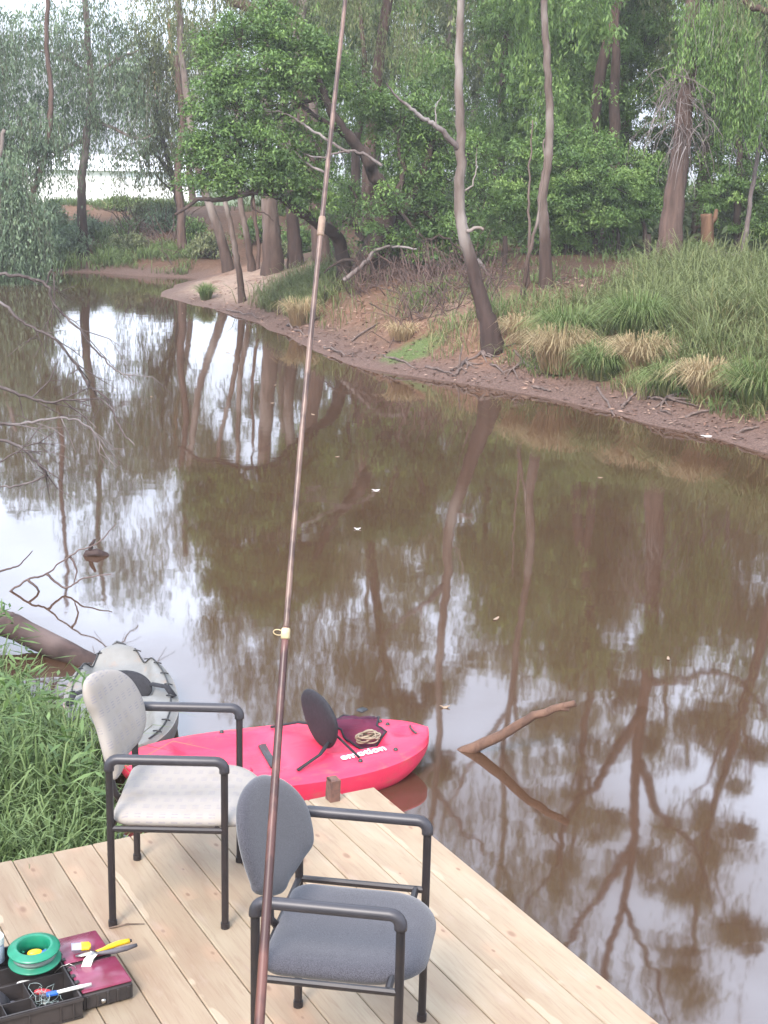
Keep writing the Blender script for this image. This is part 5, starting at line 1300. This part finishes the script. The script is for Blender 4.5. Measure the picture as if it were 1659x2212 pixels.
def tr5(x, y, d): return (d > .1) & (d < 5.5) & (rng.random(len(x)) < np.clip(wob(x, y, 1.5, 7)+.5, 0, 1))
field('far_bank_grass', 'fresh green grass and weeds along the water at far left', (-13, -7.6), (36, 44), 16000, .40, .03, GM_MID, tr5, .5, .1)
def tr6(x, y, d): return (d > 7.5) & (d < 16) & (y > 44)
field('crest_grass', 'sunny grass along the crest of the far bank', (-12, -3), (45, 56), 9000, .28, .03, GM_MID, tr6, .4, .2)
def tr7(x, y, d): return (d > 3.5) & (rng.random(len(x)) < .5*np.clip(wob(x, y, 1.3, 8)+.35, 0, 1)) & (y > 18)
field('clearing_grass', 'short patchy grass in the shade behind the far bank', (-1, 14), (22, 36), 30000, .22, .016, GM_MID, tr7, .5, .3)
p3 = gp(940, 700, .4)
def tr8(x, y, d): return (d > .5) & (rng.random(len(x)) < np.exp(-((x-p3.x)/.7)**2-((y-p3.y)/.8)**2))
field('bank_grass', 'thin yellowish grass on bare earth left of the leaning gum', (p3.x-1.5, p3.x+1.5), (p3.y-1.8, p3.y+1.8), 4500, .26, .011, GM_MID, tr8, .55, .5)
# near left: lush grass between deck and kayaks
def tn(x, y, d): return (rng.random(len(x)) < .95) & (d > -.10) & (y > 4.75-.21*(x+1.41)) & ~((y < 5.3-.21*(x+1.41)) & (x > -1.0) & (rng.random(len(x)) < .75))
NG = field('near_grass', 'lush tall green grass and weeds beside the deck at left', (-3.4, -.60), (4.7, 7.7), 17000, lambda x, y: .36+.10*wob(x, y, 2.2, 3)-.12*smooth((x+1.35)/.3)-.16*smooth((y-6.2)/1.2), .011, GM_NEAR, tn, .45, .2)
# broad leafy weeds mixed in the near grass
n = 4200; x = rng.uniform(-3.3, -1.15, n); y = rng.uniform(5.0, 8.4, n); d_ = river_d(x, y); k = (d_ > -.05) & (wob(x, y, 2.0, 1) > -.2) & (y > 4.95-.21*(x+1.41)); x, y = x[k], y[k]; n = len(x)
pos = np.stack([x, y, Hgt(x, y)+rng.uniform(.12, .50, n)], 1); dd = rng.normal(0, 1, (n, 3)); dd[:, 2] = rng.normal(-.1, .35, n)
o = leaves('near_weeds', pos, dd, np.array([0, 0, 1])+rng.normal(0, .35, (n, 3)), .105*rng.uniform(.6, 1.4, n), .020, np.clip(rng.normal(.6, .22, n), 0, 1), leaf_mat('weed_leaf', (.045, .080, .026), (.085, .145, .045), (.16, .24, .085), .3))
tag(o, 'narrow-leaved weeds mixed in the grass at the left of the deck', 'weeds', kind='stuff')

# tussocks standing apart on the far bank: things
def tussock(lab, px_, py_, hpx, n, mat, spread=.55, r0=.12, w=.012, dry=.3):
    b_ = hit(px_, py_); h = px2m(hpx, b_.y); an = rng.uniform(0, 6.28, n); rr_2 = r0*np.sqrt(rng.random(n))
    base = np.stack([b_.x+np.cos(an)*rr_2, b_.y+np.sin(an)*rr_2, np.full(n, b_.z-.03)], 1); an2 = an+rng.normal(0, .5, n); l_ = rng.uniform(.1, 1.0, n)*spread*2
    o = grass('grass_tussock', base, h*rng.uniform(.7, 1.2, n), np.stack([np.cos(an2)*l_, np.sin(an2)*l_], 1), w, np.clip(rng.normal(dry, .2, n), 0, 1), mat, None, b_, 1.0)
    o.location = b_; tag(o, lab, 'grass tussock')
for a in (('drooping straw-coloured tussock on the muddy edge right of the leaning gum', 1208, 800, 100, 1300, GM_DRY, .45, .26), ('yellow-green tussock behind the straw-coloured one', 1225, 750, 95, 1100, GM_MID, .6, .2, .012, .4),
          ('tall yellow-green tussock in the middle of the right bank grass', 1375, 740, 110, 1300, GM_MID, .5, .22, .012, .4), ('straw-edged tussock hanging over the mud below the long grass', 1385, 800, 85, 1000, GM_DRY, .5, .24),
          ('dry golden tussock low on the bank near the right edge', 1525, 862, 95, 1100, GM_DRY, .5, .18), ('green and straw tussock at the right edge of the picture', 1640, 885, 115, 1200, GM_MID, .5, .2, .012, .5), ('small olive tussock on the sand spit', 445, 648, 38, 350, GM_MID, .4, .10, .013, .3),
          ('dry tan tussock beside the rod, below the soft green patch', 650, 700, 60, 500, GM_DRY, .45, .2), ('long drooping green tussock between the two straw tussocks', 1300, 815, 80, 900, GM_MID, .55, .2, .012, .45), ('shaggy half-dry tussock low above the mud left of the golden one', 1455, 850, 75, 900, GM_MID, .6, .2, .012, .6), ('dry brownish tussock on the slope above the leaning gum foot', 1130, 735, 60, 600, GM_DRY, .5, .2), ('round bright green tussock in the clearing right of the thick trunk', 1500, 556, 40, 400, GM_MID, .55, .2, .015, .1), ('low dry tussock on the bank between rod and leaning gum', 870, 730, 40, 260, GM_DRY, .5, .2)):
    tussock(*a)

# ================================================================ litter, sticks, dead branches
n = 26000; x = rng.uniform(-4.5, 9, n); y = rng.uniform(14, 34, n); d_ = river_d(x, y); k = (d_ > .05) & (d_ < 6) & (rng.random(n) < np.clip(.25+.7*wob(x, y, 1.3, 3)+.5*np.exp(-d_), 0, 1)); x, y = x[k], y[k]; n = len(x)
dd = rng.normal(0, 1, (n, 3)); dd[:, 2] *= .15
t = NT('dry_leaf'); t.base(t.ramp(t.attr('tint'), [(0, (.10, .06, .05)), (.5, (.19, .11, .08)), (1, (.32, .22, .165))])); t.set(.9, 0, .2)
o = leaves('leaf_litter', np.stack([x, y, Hgt(x, y)+.015], 1), dd, np.array([0, 0, 1])+rng.normal(0, .3, (n, 3)), .09*rng.uniform(.5, 1.5, n), .032, rng.random(n), t.m)
tag(o, 'fallen dry leaves and bark scattered over the far bank', 'leaf litter', kind='stuff')
M_STICK = simple('bank_stick', (.15, .108, .09), (.07, .048, .042), 20, .9, .4, .004)
stk = [((1290, 840), (1330, 905)), ((1345, 885), (1375, 850)), ((1150, 838), (1190, 848)), ((985, 812), (1010, 775)), ((990, 800), (1003, 742)), ((1060, 790), (1090, 812)), ((920, 795), (985, 815)), ((700, 752), (760, 772)), ((620, 705), (680, 735)), ((600, 680), (612, 640)), ((490, 672), (560, 690)), ((1400, 862), (1450, 880)), ((1480, 905), (1540, 890)), ((1590, 940), (1640, 925)), ((830, 770), (900, 800)), ((760, 740), (820, 700)), ((655, 690), (664, 660)), ((1110, 760), (1140, 800))]
for i, (a, b) in enumerate(stk):
    A = hit(*a); Bv = hit(*b); up_ = Vector((0, 0, .02)); lift = .25 if i in (4, 9, 16) else .0
    if lift: Bv = A+Vector((.05, .05, .35))
    m_ = A.lerp(Bv, .5); m_.z = max(m_.z, hz(m_.x, m_.y))+.03
    mb = MB(origin=A); mb.tube(crook([A+up_, m_, Bv+up_], 4, .03), radii(.022, .009, 9), 6); o = tag(mb.build('driftwood_stick', M_STICK, smooth=True), 'bare grey-brown stick lying on the muddy edge of the far bank', 'stick', 'sticks along the far mud edge'); o.location = A
for i, (px_, py_) in enumerate([(1005, 800), (1075, 775), (1040, 780), (1240, 830), (1130, 800), (700, 740), (640, 715), (1330, 850), (1440, 880)][::2]):
    A = hit(px_, py_-14); mb = MB(origin=A)
    for k in range(5):
        an = -1.6+rng.normal(0, .7); L_ = rng.uniform(.25, .6); q = [A+Vector((0, 0, .05))]
        for m_ in range(4):
            an += rng.normal(0, .35); p = q[-1]+Vector((math.cos(an), math.sin(an), 0))*L_/4; p.z = max(hz(p.x, p.y), -.04)+.02+rng.normal(0, .012); q.append(p)
        mb.tube(q, radii(.022, .006, 5), 5)
    o = tag(mb.build('exposed_root', M_STICK, smooth=True), 'tangle of exposed roots creeping down the muddy edge of the far bank', 'roots', 'exposed roots on the far mud edge'); o.location = A
# fallen dead tree reaching in over the water from the left
base = Vector((-5.9, 11.9, hz(-5.9, 11.9)-.05))
T = Tree('dead_tree', 'fallen leafless dead tree reaching over the water from the left edge', base, 'dead tree')
Yd = 11.8
hub = yp(-190, 700, Yd)
T.trunk([base, base.lerp(hub, .5)+Vector((0, 0, .15)), hub, yp(-80, 640, Yd)], .11, .05, BK_DEAD, flare=.2)
def dbr(pts, Y, r0, r1, dY=0, sub=6, spread=45):
    P = pxpath(pts, Y, dY); Q = crook(P, 6, .025); mb = MB(origin=T.loc); mb.tube(Q, radii(r0*.62, r1*.7, len(Q)), 6)
    for k in range(sub):
        i = rng.integers(len(Q)//3, len(Q)-1); a = Q[i]; L_ = rng.uniform(.12, .5); dr = (Q[min(i+2, len(Q)-1)]-Q[i-1]).normalized()
        dr = (dr+Vector(rng.normal(0, .55, 3))+Vector((.2, 0, -.35))).normalized(); q1 = a+dr*L_*.5; q2 = q1+(dr+Vector(rng.normal(0, .5, 3))).normalized()*L_*.5
        q2.z = max(q2.z, .01); mb.tube([a, q1, q2], [r1*.8, r1*.55, r1*.3], 4, cap=False)
        q3 = q1+(dr+Vector(rng.normal(0, .8, 3))).normalized()*L_*.35; q3.z = max(q3.z, .01); mb.tube([q1, q3], [r1*.45, r1*.22], 4, cap=False)
    mb.build('branch', BK_TWIG, T.t, smooth=True)
dbr([(-190, 640), (-80, 600), (0, 592), (60, 600), (102, 618), (116, 655), (160, 700), (200, 748), (250, 800), (285, 812)], Yd, .030, .008, sub=10)
dbr([(-190, 660), (-80, 620), (0, 652), (40, 690), (90, 716), (130, 742), (165, 790), (192, 832), (230, 862), (262, 930), (290, 962)], Yd, .026, .007, -.4, sub=12)
dbr([(-190, 760), (-90, 820), (0, 838), (60, 858), (100, 868), (150, 864), (192, 866)], Yd-1.0, .028, .008, sub=8)
dbr([(-190, 800), (-90, 900), (0, 916), (50, 915), (100, 905), (160, 906), (200, 930), (218, 962)], Yd-1.4, .025, .007, sub=10)
dbr([(-190, 820), (-90, 915), (0, 948), (50, 970), (90, 1010), (96, 1026), (60, 1044), (0, 1052), (-60, 1050)], Yd-1.8, .022, .008, sub=10)
dbr([(-190, 840), (-60, 1010), (20, 985), (60, 962), (90, 955)], Yd-1.9, .012, .005, sub=8)
dbr([(100, 618), (112, 580), (118, 640), (100, 700), (60, 740)], Yd, .012, .005, sub=8)
# low twiggy part touching the water
base = Vector((-3.0, 9.9, -.1))
T = Tree('dead_branch', 'low crooked dead branch rising from the water above the log', base, 'branch')
for pts in ([(-80, 1330), (0, 1292), (60, 1252), (100, 1240), (150, 1200), (215, 1170), (250, 1130)], [(60, 1252), (95, 1290), (80, 1330)], [(100, 1240), (140, 1270), (180, 1250), (240, 1240)], [(-60, 1280), (0, 1235), (40, 1222), (70, 1190)], [(150, 1200), (165, 1230), (160, 1260)], [(10, 1290), (60, 1310), (110, 1316), (150, 1300)]):
    Q = crook(pxpath(pts, 9.8), 6, .02); mb = MB(origin=base); mb.tube(Q, radii(.010, .0035, len(Q)), 6); mb.build('branch', BK_LOG, T.t, smooth=True)
q = gp(203, 1200); mb = MB(origin=q)
mb.tube([q+Vector((-.09, 0, -.04)), q+Vector((-.05, 0, .02)), q+Vector((.02, 0, .028)), q+Vector((.09, .02, .0)), q+Vector((.13, .02, -.04))], [.018, .028, .03, .024, .018], 8); mb.tube([q+Vector((-.03, 0, .02)), q+Vector((-.02, 0, .08)), q+Vector((.01, 0, .13))], [.02, .017, .010], 7)
o = tag(mb.build('snag', BK_LOG, smooth=True), 'small dark wood stub poking out of the water at left', 'snag'); o.location = q
# thick log from the left bank
Q = crook([gp(-120, 1290, .28), gp(0, 1342, .16), gp(95, 1385, .08), gp(190, 1432, .0), gp(230, 1450, -.08)], 5, .008); mb = MB(origin=Q[0])
mb.tube(Q, radii(.092, .062, len(Q)), 12); o = tag(mb.build('fallen_log', BK_LOG, smooth=True), 'thick dark log sloping from the left edge to the grey kayak', 'log'); o.location = Q[0]
# forked stick leaning out of the water at the right
a = gp(985, 1616); tip = gp(1235, 1650)+Vector((0, 0, .335)); a = a+Vector((-.03, 0, -.06))
t1 = a.lerp(tip, .35)+Vector((0, 0, .004)); t2 = a.lerp(tip, .68)+Vector((0, 0, .03))
mb = MB(origin=a); mb.tube(crook([a, t1, t2, tip], 5, .012), radii(.034, .017, 16), 9); mb.tube([a.lerp(tip, .85)+Vector((0, 0, .02)), tip+Vector((-.03, 0, -.035))], [.016, .009], 6)
o = tag(mb.build('leaning_stick', bark('bark_orange_stick', (.15, .088, .062), (.075, .045, .035), None, 14, .4), smooth=True), 'brown forked stick leaning out of the water right of the red kayak', 'stick'); o.location = a
# floating leaves and scraps
M_FL = simple('floating_leaf', (.30, .22, .15), (.20, .14, .09), 30, .7, 0); M_FW = simple('pale_scrap', (.75, .72, .70), None, 30, .7, 0)
for px_, py_, r_, mt, lab in ((1528, 942, .06, M_FW, 'white scrap floating near the muddy edge at right'), (812, 1059, .03, M_FW, 'small pale leaf floating in mid creek, farther of the two near the rod'), (772, 1142, .022, M_FW, 'tiny pale leaf floating in mid creek, nearer of the two right of the rod'), (961, 1527, .022, M_FL, 'tan leaf floating between red kayak and leaning stick')):
    q = gp(px_, py_, .004); mb = MB(origin=q); vs = []
    for k in range(10):
        an = 6.283*k/10; rr = r_*(1 if k % 5 else 1.35); vs.append(q+Vector((math.cos(an)*rr, math.sin(an)*rr*.55, .004+.006*math.cos(an*2))))
    lo_ = [v-Vector((0, 0, .004)) for v in vs]
    mb.add(vs+lo_, [tuple(range(10)), tuple(range(19, 9, -1))]+[(k, 10+k, 10+(k+1) % 10, (k+1) % 10) for k in range(10)]); o = tag(mb.build('floating_leaf', mt, smooth=False), lab, 'leaf'); o.location = q

for i in range(12):
    q = gp(rng.uniform(350, 1500), rng.uniform(720, 1650), .003) if i % 2 else gp(rng.uniform(60, 700), rng.uniform(640, 900), .003)
    if river_d(np.array([q.x]), np.array([q.y]))[0] > -.25: continue
    r_ = rng.uniform(.012, .028); an0 = rng.uniform(0, 3.1); ca, sa = math.cos(an0), math.sin(an0); mb = MB(origin=q); vs = []
    for k in range(8):
        an = 6.283*k/8; X_, Y_ = math.cos(an)*r_*1.5, math.sin(an)*r_*.45; vs.append(q+Vector((X_*ca-Y_*sa, X_*sa+Y_*ca, .003+.003*math.cos(an*2))))
    lo_ = [v-Vector((0, 0, .003)) for v in vs]
    mb.add(vs+lo_, [tuple(range(8)), tuple(range(15, 7, -1))]+[(k, 8+k, 8+(k+1) % 8, (k+1) % 8) for k in range(8)]); o = tag(mb.build('floating_leaf', M_FL), 'tiny dry leaf floating on the open brown water', 'leaf', 'tiny leaves drifting on the creek'); o.location = q
# ================================================================ sky, sun, camera
w = bpy.data.worlds.new('World'); SC.world = w; w.use_nodes = True
nt = w.node_tree; bg = nt.nodes['Background']
sky = nt.nodes.new('ShaderNodeTexSky'); sky.sky_type = 'NISHITA'; sky.sun_disc = False
SUN_EL, SUN_AZ = R(42), R(200)
sky.sun_elevation = SUN_EL; sky.sun_rotation = SUN_AZ; sky.air_density = 1.0; sky.dust_density = 4.0; sky.ozone_density = 1.0
hs = nt.nodes.new('ShaderNodeHueSaturation'); hs.inputs['Saturation'].default_value = .42
nt.links.new(sky.outputs[0], hs.inputs['Color'])
# thin broken cloud
tc = nt.nodes.new('ShaderNodeTexCoord'); nz = nt.nodes.new('ShaderNodeTexNoise'); nz.inputs['Scale'].default_value = 2.2; nz.inputs['Detail'].default_value = 6
mpn = nt.nodes.new('ShaderNodeMapping'); mpn.inputs['Scale'].default_value = (1, 1, 2.2); nt.links.new(tc.outputs['Generated'], mpn.inputs[0]); nt.links.new(mpn.outputs[0], nz.inputs['Vector'])
cr_ = nt.nodes.new('ShaderNodeValToRGB'); cr_.color_ramp.elements[0].position = .38; cr_.color_ramp.elements[1].position = .62; nt.links.new(nz.outputs['Fac'], cr_.inputs[0])
mx = nt.nodes.new('ShaderNodeMix'); mx.data_type = 'RGBA'; mx.inputs[7].default_value = (12, 13.9, 17.4, 1)
nt.links.new(cr_.outputs[0], mx.inputs[0]); nt.links.new(hs.outputs[0], mx.inputs[6]); nt.links.new(mx.outputs[2], bg.inputs['Color'])
bg.inputs['Strength'].default_value = .15
sun = bpy.data.lights.new('Sun', 'SUN'); sun.energy = 2.6; sun.angle = R(18); sun.color = (1, .90, .82)
so = bpy.data.objects.new('sun', sun); COL.objects.link(so)
# sun_rotation: measured clockwise from +Y seen from above
sd = Vector((math.sin(SUN_AZ)*math.cos(SUN_EL), math.cos(SUN_AZ)*math.cos(SUN_EL), math.sin(SUN_EL)))
so.rotation_euler = sd.to_track_quat('Z', 'Y').to_euler(); so.location = sd*50
cam = bpy.data.cameras.new('camera'); co = bpy.data.objects.new('camera', cam); COL.objects.link(co); SC.camera = co
cam.sensor_fit = 'VERTICAL'; cam.sensor_height = 36; cam.lens = F/2212*36; cam.clip_end = 3000; cam.clip_start = .05
Mx = Matrix((tuple(_r), tuple(_u), tuple(-_f))).transposed().to_4x4(); Mx.translation = Vector(EYE); co.matrix_world = Mx
vs_ = SC.view_settings; vs_.view_transform = 'Standard'; vs_.look = 'None'; vs_.exposure = .96; vs_.gamma = 1
SC.cycles.max_bounces = 8; SC.cycles.transparent_max_bounces = 12; SC.cycles.sample_clamp_indirect = 6

t = NT('air'); t.n.remove(t.b); vol = t.node('ShaderNodeVolumePrincipled'); vol.inputs['Color'].default_value = (.95, .935, .915, 1); vol.inputs['Density'].default_value = .0017; vol.inputs['Anisotropy'].default_value = .3
t.ln(vol.outputs[0], t.out.inputs['Volume'])
mb = MB(); mb.box((-950, -350, -4), (950, 1250, 19.5)); hzb = mb.build('haze', t.m); tag(hzb, 'thin pale evening haze over the creek', 'haze', kind='stuff')
